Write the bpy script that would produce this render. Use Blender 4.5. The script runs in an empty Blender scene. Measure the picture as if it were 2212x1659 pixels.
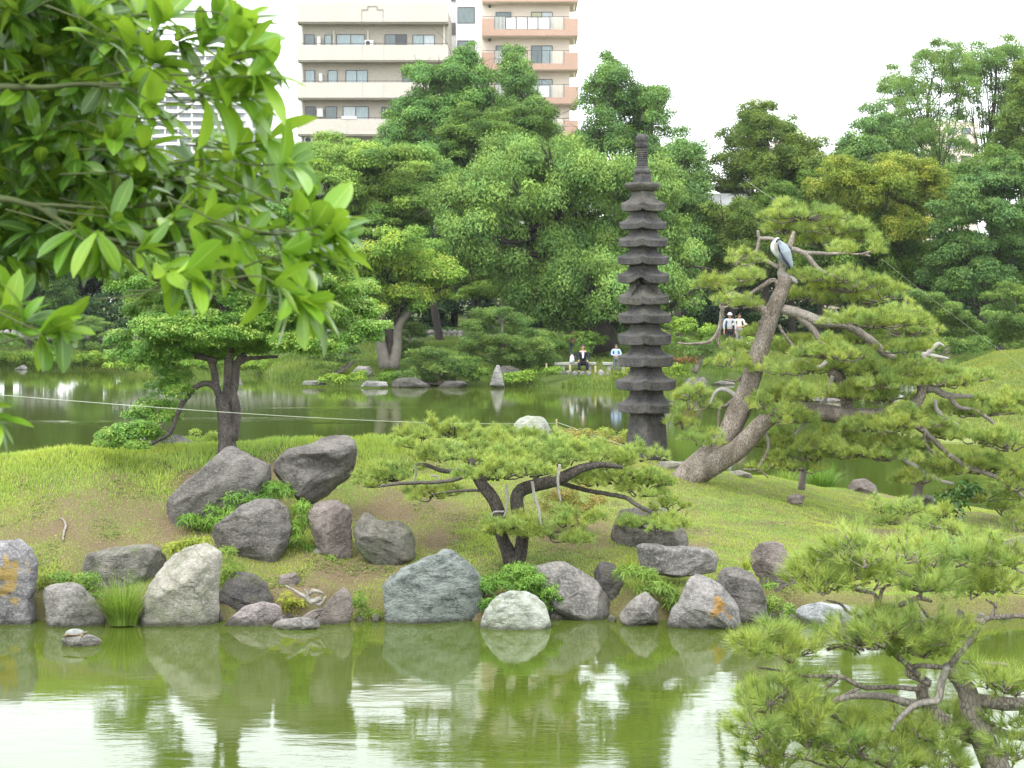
import bpy, math, random
import numpy as np
from mathutils import Vector
# ---------------------------------------------------------------- camera, sky, sun, exposure
scene = bpy.context.scene
F, CX, H, HOR = 4000.0, 1106.0, 4.4, 648.0        # focal length in picture units, centre column, eye height over the pond, horizon row
def P(x, y, d):
    return np.array([(x-CX)*d/F, d, H-(y-HOR)*d/F])
cam_d = bpy.data.cameras.new('camera'); cam = bpy.data.objects.new('camera', cam_d)
scene.collection.objects.link(cam); scene.camera = cam
cam.location = (0, 0, H); cam.rotation_euler = (math.radians(90), 0, 0)
cam_d.sensor_width = 36; cam_d.lens = 36*F/2212; cam_d.shift_y = -(829.5-HOR)/2212
cam_d.clip_start = .1; cam_d.clip_end = 5000
cam_d.dof.use_dof = True; cam_d.dof.focus_distance = 32; cam_d.dof.aperture_fstop = 10
SUN_EL, SUN_AZ = math.radians(58), math.radians(-150)   # azimuth measured from +Y towards +X
world = bpy.data.worlds.new("World"); scene.world = world; world.use_nodes = True
wt = world.node_tree; wt.nodes.clear()
wo = wt.nodes.new('ShaderNodeOutputWorld'); wa = wt.nodes.new('ShaderNodeAddShader')
wb = wt.nodes.new('ShaderNodeBackground'); wc = wt.nodes.new('ShaderNodeBackground')
sky = wt.nodes.new('ShaderNodeTexSky'); sky.sky_type = 'NISHITA'; sky.sun_disc = False
sky.sun_elevation = SUN_EL; sky.sun_rotation = SUN_AZ
wb.inputs[1].default_value = .05
wc.inputs[0].default_value = (.97, .99, 1, 1); wc.inputs[1].default_value = 1.4   # the white overcast
wt.links.new(sky.outputs[0], wb.inputs[0]); wt.links.new(wb.outputs[0], wa.inputs[0])
wt.links.new(wc.outputs[0], wa.inputs[1]); wt.links.new(wa.outputs[0], wo.inputs[0])
sun_d = bpy.data.lights.new('sun', 'SUN'); sun = bpy.data.objects.new('sun', sun_d)
scene.collection.objects.link(sun); sun_d.energy = 1.1; sun_d.angle = math.radians(16); sun_d.color = (1, .96, .88)
sd = Vector((math.sin(SUN_AZ)*math.cos(SUN_EL), math.cos(SUN_AZ)*math.cos(SUN_EL), math.sin(SUN_EL)))
sun.rotation_euler = sd.to_track_quat('Z', 'Y').to_euler(); sun.location = sd*60
vs = scene.view_settings; vs.view_transform = 'Standard'; vs.look = 'None'; vs.gamma = 1; vs.exposure = 1.08
scene.cycles.max_bounces = 6; scene.cycles.diffuse_bounces = 3; scene.cycles.glossy_bounces = 3
scene.cycles.transmission_bounces = 3; scene.cycles.volume_bounces = 0; scene.cycles.use_denoising = True
scene.cycles.caustics_reflective = False; scene.cycles.caustics_refractive = False
# ---------------------------------------------------------------- helpers
def rs(seed): return np.random.default_rng(seed)
def nrm(v):
    v = np.asarray(v, float); return v/np.maximum(np.linalg.norm(v, axis=-1, keepdims=True), 1e-9)
def rdir(r, n):
    v = r.normal(size=(n, 3)); return nrm(v)
def _h(i, j, k, s):
    n = (i*73856093) ^ (j*19349663) ^ (k*83492791) ^ (s*2654435761 & 0x7fffffff)
    n = (n ^ (n >> 13))*1274126177 & 0x7fffffff; n = (n ^ (n >> 16)) & 0xffff
    return n/32767.5-1
def vn(p, s=0):
    p = np.asarray(p, float); i = np.floor(p).astype(np.int64); f = p-i; u = f*f*(3-2*f)
    r = 0
    for a in (0, 1):
        for b in (0, 1):
            for c in (0, 1):
                w = (u[..., 0] if a else 1-u[..., 0])*(u[..., 1] if b else 1-u[..., 1])*(u[..., 2] if c else 1-u[..., 2])
                r = r+w*_h(i[..., 0]+a, i[..., 1]+b, i[..., 2]+c, s)
    return r
def fbm(p, s=0, o=4):
    p = np.asarray(p, float); r = 0; a = 1; t = 0
    for k in range(o):
        r = r+a*vn(p*2**k+k*17.3, s+k); t += a; a *= .5
    return r/t
NF = [0]
def mk(name, V, faces, mat=None, parent=None, smooth=False, attrs=None):
    """one mesh object from vertex array and a list of face arrays (m,k)"""
    V = np.asarray(V, np.float32); me = bpy.data.meshes.new(name)
    me.vertices.add(len(V)); me.vertices.foreach_set('co', V.ravel())
    fl = [np.asarray(f, np.int32) for f in faces if len(f)]
    lv = np.concatenate([f.ravel() for f in fl]); lens = np.concatenate([np.full(len(f), f.shape[1], np.int32) for f in fl])
    me.loops.add(len(lv)); me.loops.foreach_set('vertex_index', lv)
    me.polygons.add(len(lens)); st = np.concatenate([[0], np.cumsum(lens)[:-1]]).astype(np.int32)
    me.polygons.foreach_set('loop_start', st); me.polygons.foreach_set('loop_total', lens)
    me.polygons.foreach_set('use_smooth', np.full(len(lens), bool(smooth)))
    for k, a in (attrs or {}).items():
        at = me.attributes.new(k, 'FLOAT', 'POINT'); at.data.foreach_set('value', np.asarray(a, np.float32))
    me.update(calc_edges=True); NF[0] += len(lens)
    if mat: me.materials.append(mat)
    o = bpy.data.objects.new(name, me); scene.collection.objects.link(o)
    if parent: o.parent = parent; o.matrix_parent_inverse = parent_inv(parent)
    return o
def parent_inv(p):
    from mathutils import Matrix
    return Matrix.Translation(-Vector(p.location))
def tag(o, label=None, cat=None, group=None, kind=None):
    if label: o['label'] = label
    if cat: o['category'] = cat
    if group: o['group'] = group
    if kind: o['kind'] = kind
    return o
def empty(name, loc, label, cat, group=None):
    o = bpy.data.objects.new(name, None); scene.collection.objects.link(o); o.location = tuple(loc)
    o.empty_display_size = .2
    return tag(o, label, cat, group)
class MB:
    def __init__(s): s.V = []; s.F = {}; s.n = 0; s.A = []
    def add(s, V, faces, rnd=None):
        V = np.asarray(V, float)
        for f in faces:
            f = np.asarray(f)
            if len(f): s.F.setdefault(f.shape[1], []).append(f+s.n)
        s.V.append(V); s.n += len(V)
        s.A.append(np.zeros(len(V)) if rnd is None else np.broadcast_to(rnd, (len(V),)).astype(float)); return s
    def box(s, x0, x1, y0, y1, z0, z1):
        V = [(x, y, z) for z in (z0, z1) for y in (y0, y1) for x in (x0, x1)]
        return s.add(V, [np.array([(0, 2, 3, 1), (4, 5, 7, 6), (0, 1, 5, 4), (2, 6, 7, 3), (0, 4, 6, 2), (1, 3, 7, 5)])])
    def build(s, name, mat, parent=None, smooth=False):
        return mk(name, np.concatenate(s.V), [np.concatenate(f) for f in s.F.values()], mat, parent, smooth, {'rnd': np.concatenate(s.A)})
def spline(pts, rad, step):
    pts = np.asarray(pts, float); rad = np.asarray(rad, float); n = len(pts)
    if n == 2: ext = pts
    Q = np.vstack([2*pts[0]-pts[1], pts, 2*pts[-1]-pts[-2]]); out = []; ro = []
    for i in range(n-1):
        p0, p1, p2, p3 = Q[i:i+4]; m = max(2, int(np.linalg.norm(p2-p1)/step))
        t = np.linspace(0, 1, m, endpoint=False)[:, None]
        out.append(.5*(2*p1+(p2-p0)*t+(2*p0-5*p1+4*p2-p3)*t*t+(3*p1-p0-3*p2+p3)*t**3)); ro.append(rad[i]+(rad[i+1]-rad[i])*t[:, 0])
    out.append(pts[-1:]); ro.append(rad[-1:]); return np.vstack(out), np.concatenate(ro)
def tube(mb, pts, rad, sides=8, step=None, rough=.12, seed=0, wob=0., rnd=0):
    if np.isscalar(rad): rad = [rad]*len(pts)
    if len(rad) == 2 and len(pts) > 2: rad = np.linspace(rad[0], rad[1], len(pts))
    step = step or max(np.mean(rad)*1.2, .004)
    C, R = spline(pts, rad, step); n = len(C)
    if wob: C = C+np.stack([fbm(C/(wob*12)+9*k, seed+k, 3) for k in range(3)], 1)*wob*np.minimum(1, np.arange(n)/3)[:, None]
    T = nrm(np.gradient(C, axis=0)); up = np.array([0, 1., 0])
    A = nrm(np.cross(T, up+.001)); B = np.cross(T, A)
    th = np.linspace(0, 2*math.pi, sides, endpoint=False)
    ring = A[:, None]*np.cos(th)[None, :, None]+B[:, None]*np.sin(th)[None, :, None]
    V = C[:, None]+ring*R[:, None, None]
    if rough: V = V+ring*(fbm(V/np.mean(R)*.8, seed, 3)*rough*R[:, None])[..., None]
    V = V.reshape(-1, 3); i = np.arange(n-1)[:, None]*sides; j = np.arange(sides)[None]; j2 = (j+1) % sides
    Q = np.stack([i+j, i+j2, i+sides+j2, i+sides+j], -1).reshape(-1, 4)
    V = np.vstack([V, C[:1], C[-1:]]); a = len(V)-2
    tri = [(a, (k+1) % sides, k) for k in range(sides)]+[(a+1, (n-1)*sides+k, (n-1)*sides+(k+1) % sides) for k in range(sides)]
    mb.add(V, [Q, np.array(tri)], rnd); return C
def tubeD(mb, pts, rad, d, sides=8, seed=0, rough=.12, wob=0., rnd=0):
    """pts: (column,row[,depth offset]) at distance d, rad in picture units"""
    Q = [P(p[0], p[1], d+(p[2] if len(p) > 2 else 0)) for p in pts]
    k = d/F; rad = np.asarray(rad, float)*k
    return tube(mb, Q, rad if rad.ndim else float(rad), sides, None, rough, seed, wob, rnd)
# ---------------------------------------------------------------- materials
def newmat(name):
    m = bpy.data.materials.new(name); m.use_nodes = True; t = m.node_tree; t.nodes.clear()
    o = t.nodes.new('ShaderNodeOutputMaterial'); return m, t, o
def N(t, typ, ins=None, **kw):
    n = t.nodes.new(typ)
    for k, v in kw.items(): setattr(n, k, v)
    for k, v in (ins or {}).items():
        if hasattr(v, 'links') or isinstance(v, bpy.types.NodeSocket): t.links.new(v, n.inputs[k])
        else: n.inputs[k].default_value = v
    return n
def c4(c): return (c[0], c[1], c[2], 1)
def ramp(t, fac, stops):
    n = t.nodes.new('ShaderNodeValToRGB'); e = n.color_ramp.elements
    while len(e) < len(stops): e.new(.5)
    for k, (p, c) in enumerate(stops): e[k].position = p; e[k].color = c4(c) if len(c) == 3 else c
    t.links.new(fac, n.inputs[0]); return n.outputs[0]
def mix(t, fac, a, b, mode='MIX'):
    n = t.nodes.new('ShaderNodeMix'); n.data_type = 'RGBA'; n.blend_type = mode
    for k, v in ((0, fac), (6, a), (7, b)):
        if isinstance(v, bpy.types.NodeSocket): t.links.new(v, n.inputs[k])
        else: n.inputs[k].default_value = v if k == 0 else c4(v)
    return n.outputs[2]
def noise(t, scale, detail=4, vec=None, rough=.55, dist=0):
    n = N(t, 'ShaderNodeTexNoise', {'Scale': scale, 'Detail': detail, 'Roughness': rough, 'Distortion': dist})
    if vec is not None: t.links.new(vec, n.inputs['Vector'])
    return n.outputs[0]
def pos(t, scale=(1, 1, 1), rot=(0, 0, 0)):
    g = N(t, 'ShaderNodeNewGeometry'); return N(t, 'ShaderNodeMapping', {'Vector': g.outputs['Position'], 'Scale': scale, 'Rotation': rot}).outputs[0]
def leafmat(name, cols, tip=None, trans=.35, rough=.45, spec=.35, old=None, rib=None, vs_=.7):
    m, t, o = newmat(name); a = N(t, 'ShaderNodeAttribute', attribute_name='rnd')
    n = len(cols); st = [(k/(n-1), col) for k, col in enumerate(cols)]
    if old: st = [(0, old), (.012, old), (.02, cols[0])]+st[1:]          # dead brown ones among the green
    c = ramp(t, a.outputs['Fac'], st)
    f = ramp(t, noise(t, vs_, 4, pos(t), .6), [(.36, (0, 0, 0)), (.64, (1, 1, 1))])
    c = mix(t, f, mix(t, 1., c, (.82, .92, 1.0), 'MULTIPLY'), mix(t, 1., c, (1.16, 1.05, .85), 'MULTIPLY'))
    if rib: c = mix(t, ramp(t, N(t, 'ShaderNodeAttribute', attribute_name='rib').outputs['Fac'], [(.92, (0, 0, 0)), (.99, (.7, .7, .7))]), c, rib)
    p = N(t, 'ShaderNodeBsdfPrincipled', {'Base Color': c, 'Roughness': rough, 'Specular IOR Level': spec})
    c2 = mix(t, .5, c, (.30, .42, .03)) if trans > 0 else c
    tr = N(t, 'ShaderNodeBsdfTranslucent', {'Color': c2})
    ms = N(t, 'ShaderNodeMixShader', {0: trans, 1: p.outputs[0], 2: tr.outputs[0]}); t.links.new(ms.outputs[0], o.inputs[0]); return m
def plain(name, col, rough=.7, var=.15, scale=6, bump=.0, spec=.3, metal=0):
    m, t, o = newmat(name); v = pos(t); f = noise(t, scale, 5, v)
    c = ramp(t, f, [(.3, tuple(x*(1-var) for x in col)), (.7, tuple(min(1, x*(1+var)) for x in col))])
    p = N(t, 'ShaderNodeBsdfPrincipled', {'Base Color': c, 'Roughness': rough, 'Specular IOR Level': spec, 'Metallic': metal})
    if bump:
        b = N(t, 'ShaderNodeBump', {'Height': noise(t, scale*6, 5, v), 'Strength': bump, 'Distance': .02}); t.links.new(b.outputs[0], p.inputs['Normal'])
    t.links.new(p.outputs[0], o.inputs[0]); return m
def rockmat(name, a, b, speck=(.35, .34, .3), speckamt=.3, lichen=None, moss=None, streak=None, bump=.7, sc=1., lpos=None):
    """a,b: the two base greys; lichen: orange crust in patches; moss: green film; streak: pale bands"""
    m, t, o = newmat(name); v = pos(t); s = pos(t, (1, 1, 2.4), (.3, .2, .4))
    c = ramp(t, noise(t, 3*sc, 9, v, .72), [(.36, tuple(x*.8 for x in a)), (.62, tuple(x*1.12 for x in b))])
    f = ramp(t, noise(t, 24*sc, 6, v, .7), [(.5, (0, 0, 0)), (.62, (1, 1, 1))])
    c = mix(t, N(t, 'ShaderNodeMath', {0: f, 1: speckamt}, operation='MULTIPLY').outputs[0], c, speck)
    f = ramp(t, noise(t, 11*sc, 6, s, .75), [(.3, (1, 1, 1)), (.42, (0, 0, 0))])
    c = mix(t, N(t, 'ShaderNodeMath', {0: f, 1: .65}, operation='MULTIPLY').outputs[0], c, tuple(x*.35 for x in a))
    if streak:
        f = ramp(t, noise(t, 5*sc, 7, pos(t, (.6, 1, 2.2), (.4, .5, .3)), .7, .8), [(.46, (0, 0, 0)), (.6, (1, 1, 1))])
        c = mix(t, N(t, 'ShaderNodeMath', {0: f, 1: .75}, operation='MULTIPLY').outputs[0], c, streak)
    if moss:
        f = ramp(t, noise(t, 4.5*sc, 6, v, .7), [(.5, (0, 0, 0)), (.64, (1, 1, 1))])
        c = mix(t, N(t, 'ShaderNodeMath', {0: f, 1: .6}, operation='MULTIPLY').outputs[0], c, moss)
    if lichen:
        f = noise(t, 5.5*sc, 7, v, .7)
        if lpos is not None:                                  # crust grows round one spot of the stone
            g = N(t, 'ShaderNodeNewGeometry'); dd = N(t, 'ShaderNodeVectorMath', {0: g.outputs['Position'], 1: tuple(lpos[0])}, operation='DISTANCE')
            q = N(t, 'ShaderNodeMapRange', {'Value': dd.outputs['Value'], 1: 0, 2: lpos[1], 3: .22, 4: -.25}).outputs[0]
            f = N(t, 'ShaderNodeMath', {0: f, 1: q}, operation='ADD').outputs[0]
        f = ramp(t, f, [(.52, (0, 0, 0)), (.60, (1, 1, 1))]); c = mix(t, f, c, lichen)
    dv = N(t, 'ShaderNodeVectorMath', {0: N(t, 'ShaderNodeTexNoise', {'Vector': v, 'Scale': 3*sc, 'Detail': 5}).outputs['Color'], 1: (.35/sc, .35/sc, .35/sc)}, operation='MULTIPLY')
    vv = N(t, 'ShaderNodeVectorMath', {0: s, 1: dv.outputs[0]}, operation='ADD')
    vo = N(t, 'ShaderNodeTexVoronoi', {'Vector': vv.outputs[0], 'Scale': 2.6*sc}, feature='DISTANCE_TO_EDGE')
    ck = ramp(t, vo.outputs['Distance'], [(0, (1, 1, 1)), (.014, (0, 0, 0))])
    ck = N(t, 'ShaderNodeMath', {0: ck, 1: ramp(t, noise(t, 1.7*sc, 3, v), [(.5, (0, 0, 0)), (.58, (.6, .6, .6))])}, operation='MULTIPLY').outputs[0]
    c = mix(t, ck, c, tuple(x*.4 for x in a))
    z_ = N(t, 'ShaderNodeSeparateXYZ', {0: N(t, 'ShaderNodeNewGeometry').outputs['Position']}).outputs[2]
    z_ = N(t, 'ShaderNodeMath', {0: z_, 1: N(t, 'ShaderNodeMath', {0: noise(t, 7, 4, v), 1: .1}, operation='MULTIPLY').outputs[0]}, operation='SUBTRACT').outputs[0]
    c = mix(t, N(t, 'ShaderNodeMapRange', {'Value': z_, 1: -.03, 2: .03, 3: .75, 4: 0}).outputs[0], c, (.045, .045, .025))      # wet, algae stained foot
    p = N(t, 'ShaderNodeBsdfPrincipled', {'Base Color': c, 'Roughness': .85, 'Specular IOR Level': .25})
    h = N(t, 'ShaderNodeMath', {0: noise(t, 9*sc, 9, s, .7), 1: noise(t, 40*sc, 4, v, .6)}, operation='ADD').outputs[0]
    h = N(t, 'ShaderNodeMath', {0: h, 1: ck}, operation='SUBTRACT').outputs[0]
    bp = N(t, 'ShaderNodeBump', {'Height': h, 'Strength': bump, 'Distance': .05/sc}); t.links.new(bp.outputs[0], p.inputs['Normal'])
    t.links.new(p.outputs[0], o.inputs[0]); return m
def barkmat(name, a, b, sc=1., strength=.8):
    m, t, o = newmat(name); v = pos(t, (1, 1, .45)); at = N(t, 'ShaderNodeAttribute', attribute_name='rnd')
    vo = N(t, 'ShaderNodeTexVoronoi', {'Vector': v, 'Scale': 28*sc}, feature='DISTANCE_TO_EDGE')
    c = ramp(t, noise(t, 6*sc, 6, v), [(.35, a), (.65, b)])
    c = mix(t, ramp(t, vo.outputs['Distance'], [(0, (1, 1, 1)), (.12, (0, 0, 0))]), c, tuple(x*.45 for x in a))
    c = mix(t, at.outputs['Fac'], c, (.36, .34, .31))          # rnd 1: dead wood bleached pale
    p = N(t, 'ShaderNodeBsdfPrincipled', {'Base Color': c, 'Roughness': .9, 'Specular IOR Level': .2})
    h = N(t, 'ShaderNodeMath', {0: vo.outputs['Distance'], 1: noise(t, 30*sc, 5, v)}, operation='ADD').outputs[0]
    bp = N(t, 'ShaderNodeBump', {'Height': h, 'Strength': strength, 'Distance': .02}); t.links.new(bp.outputs[0], p.inputs['Normal'])
    t.links.new(p.outputs[0], o.inputs[0]); return m
# ---------------------------------------------------------------- foliage
def leafs(C, ax, nm, L, W, rnd, tipdrop=.12):
    """pointed leaf quads; returns V, faces, attr"""
    n = len(C); ax = nrm(ax); sd_ = nrm(np.cross(ax, nm)); L = np.broadcast_to(L, (n,))[:, None]; W = np.broadcast_to(W, (n,))[:, None]
    dz = np.zeros((n, 3)); dz[:, 2] = -tipdrop; dz = dz*L
    V = np.stack([C, C+ax*L*.5+sd_*W*.5, C+ax*L+dz, C+ax*L*.5-sd_*W*.5], 1).reshape(-1, 3)
    Fq = np.arange(4*n).reshape(n, 4); return V, Fq, np.repeat(rnd, 4)
def crown_pts(r, blobs, d, leaf, sub, flat, cover, dens, depth=.75, droop=.35, jit=2., asp=.5, under=.5):
    k = d/F; VV = []; AA = []; cs = []
    for b in blobs:
        x, y, rx, ry = b[:4]; off = b[4] if len(b) > 4 else r.uniform(-jit, jit)
        c = P(x, y, d+off); a, h = rx*k, ry*k; bb = max(a*depth, h*.8); cs.append(c)
        s0 = min(sub, a*.6); area = 4*math.pi*((a*h+a*bb+bb*h)/3); ns = max(4, int(dens*area/(math.pi*s0*s0)))
        D = rdir(r, ns*2); keep = (D[:, 1] < .25) | (r.random(len(D)) < .35); keep &= (D[:, 2] > -.55) | (r.random(len(D)) < .4)
        D = D[keep][:ns]; rad = r.uniform(.62, 1.0, len(D))[:, None]
        S = c+D*rad*np.array([a, bb, h]); sr = s0*r.uniform(.55, 1.25, len(D)); cr = r.random(len(D))
        m = np.maximum(3, (cover*2*math.pi*sr**2/(leaf*leaf*asp*.6)).astype(int)); I = np.repeat(np.arange(len(D)), m); n = len(I)
        Q = rdir(r, n); lo = Q[:, 2] < -under; Q[lo, 2] *= -.6; Q = nrm(Q)
        C = S[I]+Q*sr[I][:, None]*r.uniform(.45, 1.08, n)[:, None]*np.array([1, 1, flat])
        nm = nrm(Q*1.+np.array([0, 0, .6])+r.normal(size=(n, 3))*.45)
        ax = np.cross(nm, rdir(r, n)); ax = nrm(ax)+np.array([0, 0, -droop])+nrm(Q)*.4*[1, 1, 0]
        L = leaf*r.uniform(.6, 1.25, n)
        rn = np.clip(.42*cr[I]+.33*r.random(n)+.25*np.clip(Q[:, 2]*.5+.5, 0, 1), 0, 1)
        V, Fq, A = leafs(C, ax, nm, L, L*asp, rn); VV.append(V); AA.append(A)
    V = np.concatenate(VV); return V, np.concatenate(AA), cs
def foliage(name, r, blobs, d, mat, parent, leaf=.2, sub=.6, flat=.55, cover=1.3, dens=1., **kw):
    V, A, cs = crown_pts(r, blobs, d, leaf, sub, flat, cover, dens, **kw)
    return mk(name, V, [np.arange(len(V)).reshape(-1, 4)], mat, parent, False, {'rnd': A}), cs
def limbs(mb, base, cs, r0, r, d, frac=.35):
    """trunk from base to the crown centre, with a limb bending out to every clump"""
    cs = sorted(cs, key=lambda c: c[2]); top = np.mean([c for c in cs[len(cs)//2:]], axis=0)
    zt = top[2]; pts = [base]
    for f in (.3, .6, .85, 1): pts.append(base*(1-f)+top*f+np.array([r.normal()*.12, r.normal()*.12, 0])*(zt-base[2])*.25)
    C = tube(mb, pts, [r0*1.25, r0, r0*.8, r0*.55, r0*.3], 10, seed=int(r.integers(99)))
    for c in cs:
        f = np.clip((c[2]-base[2])/(zt-base[2]+.01)-frac+.1*r.normal(), .22, .92); i = int(f*(len(C)-1)); s = C[i]
        mid = (s+c)/2+np.array([0, 0, -.12*np.linalg.norm(c-s)])+r.normal(size=3)*.15
        rr = r0*.42*(1-f*.5); tube(mb, [s, mid, c, c+(c-mid)*.35], [rr, rr*.7, rr*.4, rr*.15], 6, step=.25, seed=3)
        for q in range(3):
            e = c+r.normal(size=3)*np.array([.8, .6, .5])*np.linalg.norm(c-s)*.3
            tube(mb, [mid*.5+c*.5, (c+e)/2+[0, 0, .1], e], [rr*.35, rr*.25, rr*.1], 5, step=.3, seed=4)
def fill(r, blobs, ys, n=1.):
    B = [(b[0], b[1], b[2]*1.04, b[3]*ys) + tuple(b[4:]) for b in blobs]; out = list(B)
    for i, a in enumerate(B):
        ds = sorted((math.hypot(a[0]-b[0], (a[1]-b[1])*1.3), j) for j, b in enumerate(B) if j != i)[:3]
        for (dd, j) in ds[:2]:
            if i < j and r.random() < n: b = B[j]; out.append(((a[0]+b[0])/2, (a[1]+b[1])/2+4, (a[2]+b[2])*.42, (a[3]+b[3])*.42, r.uniform(.5, 2.5)))
    return out
def tree(name, label, blobs, d, mat, bark, base=None, seed=1, group=None, r0=.22, frac=.35, cat='tree', ys=1.45, fl=1., **kw):
    r = rs(seed); kw['flat'] = min(1, kw.get('flat', .7)*1.25); kw.setdefault('jit', 3.); blobs = fill(r, blobs, ys, fl); xs = np.mean([b[0] for b in blobs]); b = base if base is not None else (xs, None)
    x0 = b[0]; gd = d
    gz = far_z(x0, gd) if b[1] is None else None
    B = np.array([(x0-CX)*gd/F, gd, gz-.1]) if gz is not None else P(x0, b[1], gd)
    e = empty(name, B, label, cat, group)
    _, cs = foliage('crown', r, blobs, d, mat, e, **kw)
    mb = MB(); limbs(mb, B, cs, r0, r, d, frac); mb.build('trunk', bark, e, True); return e
def needles(r, T, AX, n, L, w, spread, VV, AA, tr):
    """needle triangles in tufts: T tuft points, AX tuft axes"""
    m = len(T); I = np.repeat(np.arange(m), n); k = len(I)
    dr = nrm(AX[I]+rdir(r, k)*spread); Ln = L*r.uniform(.65, 1.15, k)[:, None]
    s = nrm(np.cross(dr, rdir(r, k)))*w*.5; o = T[I]-AX[I]*r.uniform(0, L*.45, k)[:, None]
    tip = o+dr*Ln; tip[:, 2] -= Ln[:, 0]*.06
    VV.append(np.stack([o-s, o+s, tip], 1).reshape(-1, 3)); rn = np.clip(.55*tr[I]+.45*r.random(k), .03, 1); rn[r.random(k) < .018] = 0; AA.append(np.repeat(rn, 3))
def pads(r, plist, d, dens, n, L, w, mb=None, jit=1., spread=.8, dome=.9, tw=.004, depthr=.9, twigs=.35, low=.55):
    """pine foliage pads (x,y,rx,ry[,off]); needle tufts spread on a flattened dome, on twigs"""
    k = d/F; VV = []; AA = []
    for b in plist:
        x, y, rx, ry = b[:4]; off = b[4] if len(b) > 4 else r.uniform(-jit, jit)
        c = P(x, y, d+off); a, h = rx*k, ry*k; bb = a*depthr
        sub = []
        ns = max(4, int(a*bb/(1.5*L*L)))                 # sprays inside the pad, so that it breaks up
        for q in range(ns):
            th = r.uniform(0, 2*math.pi); rr = math.sqrt(r.random()); zz = (1-rr*rr)*h*dome*r.uniform(-.1, 1.25)-h*low*r.random()
            sub.append((c+np.array([a*rr*math.cos(th), bb*rr*math.sin(th), zz]), L*r.uniform(.9, 2.)))
        for (sc_, sr) in sub:
            m = max(3, int(dens*r.uniform(.6, 1.3)*sr*sr/(L*L)))
            th = r.uniform(0, 2*math.pi, m); rr = np.sqrt(r.random(m))
            T = sc_+np.stack([sr*rr*np.cos(th), sr*rr*np.sin(th), (1-rr**2)*sr*.9*r.random(m)+r.normal(size=m)*sr*.08], 1)
            out = (T-c)/np.array([a, bb, max(h, .1)]); out[:, 2] = 0
            o2 = T-sc_; o2[:, 2] = 0
            AX = nrm(np.array([0, 0, 1.])+out*.45+o2/sr*.55+r.normal(size=(m, 3))*.25)
            cr = r.random(); tr = np.clip(cr*.5+r.random(m)*.5, 0, 1)
            needles(r, T, AX, n, L, w, spread, VV, AA, tr)
            if mb is not None:
                s = c*.75+sc_*.25-np.array([0, 0, h*.35]); mid = (s+sc_)/2+r.normal(size=3)*sr*.2
                tube(mb, [s, mid, sc_-[0, 0, sr*.15]], [tw*2.2, tw*1.6, tw], 5, step=.12, rough=0, wob=tw*2)
                for t_ in T[r.random(m) < twigs]:
                    tube(mb, [sc_-[0, 0, sr*.2], t_], [tw*.9, tw*.6], 4, step=9, rough=0)
    V = np.concatenate(VV); return V, np.arange(len(V)).reshape(-1, 3), np.concatenate(AA)

def haze():
    m, t, o = newmat('haze_air'); v = N(t, 'ShaderNodeVolumePrincipled', {'Color': (.93, .96, 1, 1), 'Density': HAZE, 'Anisotropy': .1}); t.links.new(v.outputs[0], o.inputs['Volume'])
    x0, x1, y0, y1, z0, z1 = -300, 300, -40, 700, -3, 140
    V = [(x, y, z) for z in (z0, z1) for y in (y0, y1) for x in (x0, x1)]
    tag(mk('haze', V, [np.array([(0, 2, 3, 1), (4, 5, 7, 6), (0, 1, 5, 4), (2, 6, 7, 3), (0, 4, 6, 2), (1, 3, 7, 5)])], m), 'thin pale haze in the air over the garden', 'haze', kind='stuff')
HAZE = .00010
# ---------------------------------------------------------------- land and water
def interp(u, tab): return np.interp(u, [t[0] for t in tab], [t[1] for t in tab])
def sm(t): t = np.clip(t, 0, 1); return t*t*(3-2*t)
ISL_C = [(-900, 29, 1.6), (0, 29.6, 1.9), (400, 30.5, 2.0), (800, 32, 1.98), (1100, 34, 1.87), (1300, 35.5, 1.55), (1400, 36, 1.28), (1520, 36, 1.1), (1650, 37, .86), (1900, 39, .22), (2150, 36, .2), (2400, 33, .15)]
def isl_z(u, d):
    u = np.asarray(u, float); d = np.asarray(d, float)
    dc = np.interp(u, [c[0] for c in ISL_C], [c[1] for c in ISL_C]); zc = np.interp(u, [c[0] for c in ISL_C], [c[2] for c in ISL_C])
    x = (u-CX)*d/F; df = 25.35+.12*np.sin(x*2.1)+.1*np.sin(x*5.3+1)
    z0 = np.minimum(.36, zc*.8+.1); s = (d-df)
    t = np.clip((s-.55)/(dc-df-.55), 0, 1)
    up = z0+(zc-z0)*(1-(1-t)**1.15)
    z = np.where(s < .55, -.35+(z0+.35)*sm(s/.55), up)
    back = np.clip((d-dc)/5.5, 0, 1); z = np.where(d > dc, zc+(-.5-zc)*back**1.5, z)
    z = z*sm((u+1100)/150)*sm((2420-u)/200)-.3*(1-sm((2420-u)/200))
    P3 = np.stack([x, d, x*0], -1); return z+(.05*vn(P3*1.1, 5)+.02*vn(P3*4, 6))*sm(s)
def shore(u):
    return 4*4400/(interp(u, [(-1500, 800), (0, 797), (250, 797), (520, 800), (600, 822), (680, 832), (960, 834), (1330, 838), (1450, 836), (1560, 822), (1700, 812), (1950, 808), (2600, 805)])-HOR)
def far_z(u, d):
    s = np.asarray(d, float)-shore(u)
    z = np.interp(s, [-2, 0, .6, 3, 6, 12, 22, 30, 45, 90], [-.8, -.25, .2, .45, .7, 1.0, 1.7, 2.1, 2.5, 2.9])
    x = (np.asarray(u)-CX)*d/F; P3 = np.stack(np.broadcast_arrays(x, d, 0.), -1)
    return z+.12*vn(P3*.35, 8)*np.clip(s, 0, 1)
MND = [(1820, 66, -.5), (1900, 68, .15), (1980, 70, .95), (2060, 71, 1.80), (2150, 72, 2.35), (2220, 72, 2.45), (2500, 72, 2.5), (2900, 70, 2.2)]
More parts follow.
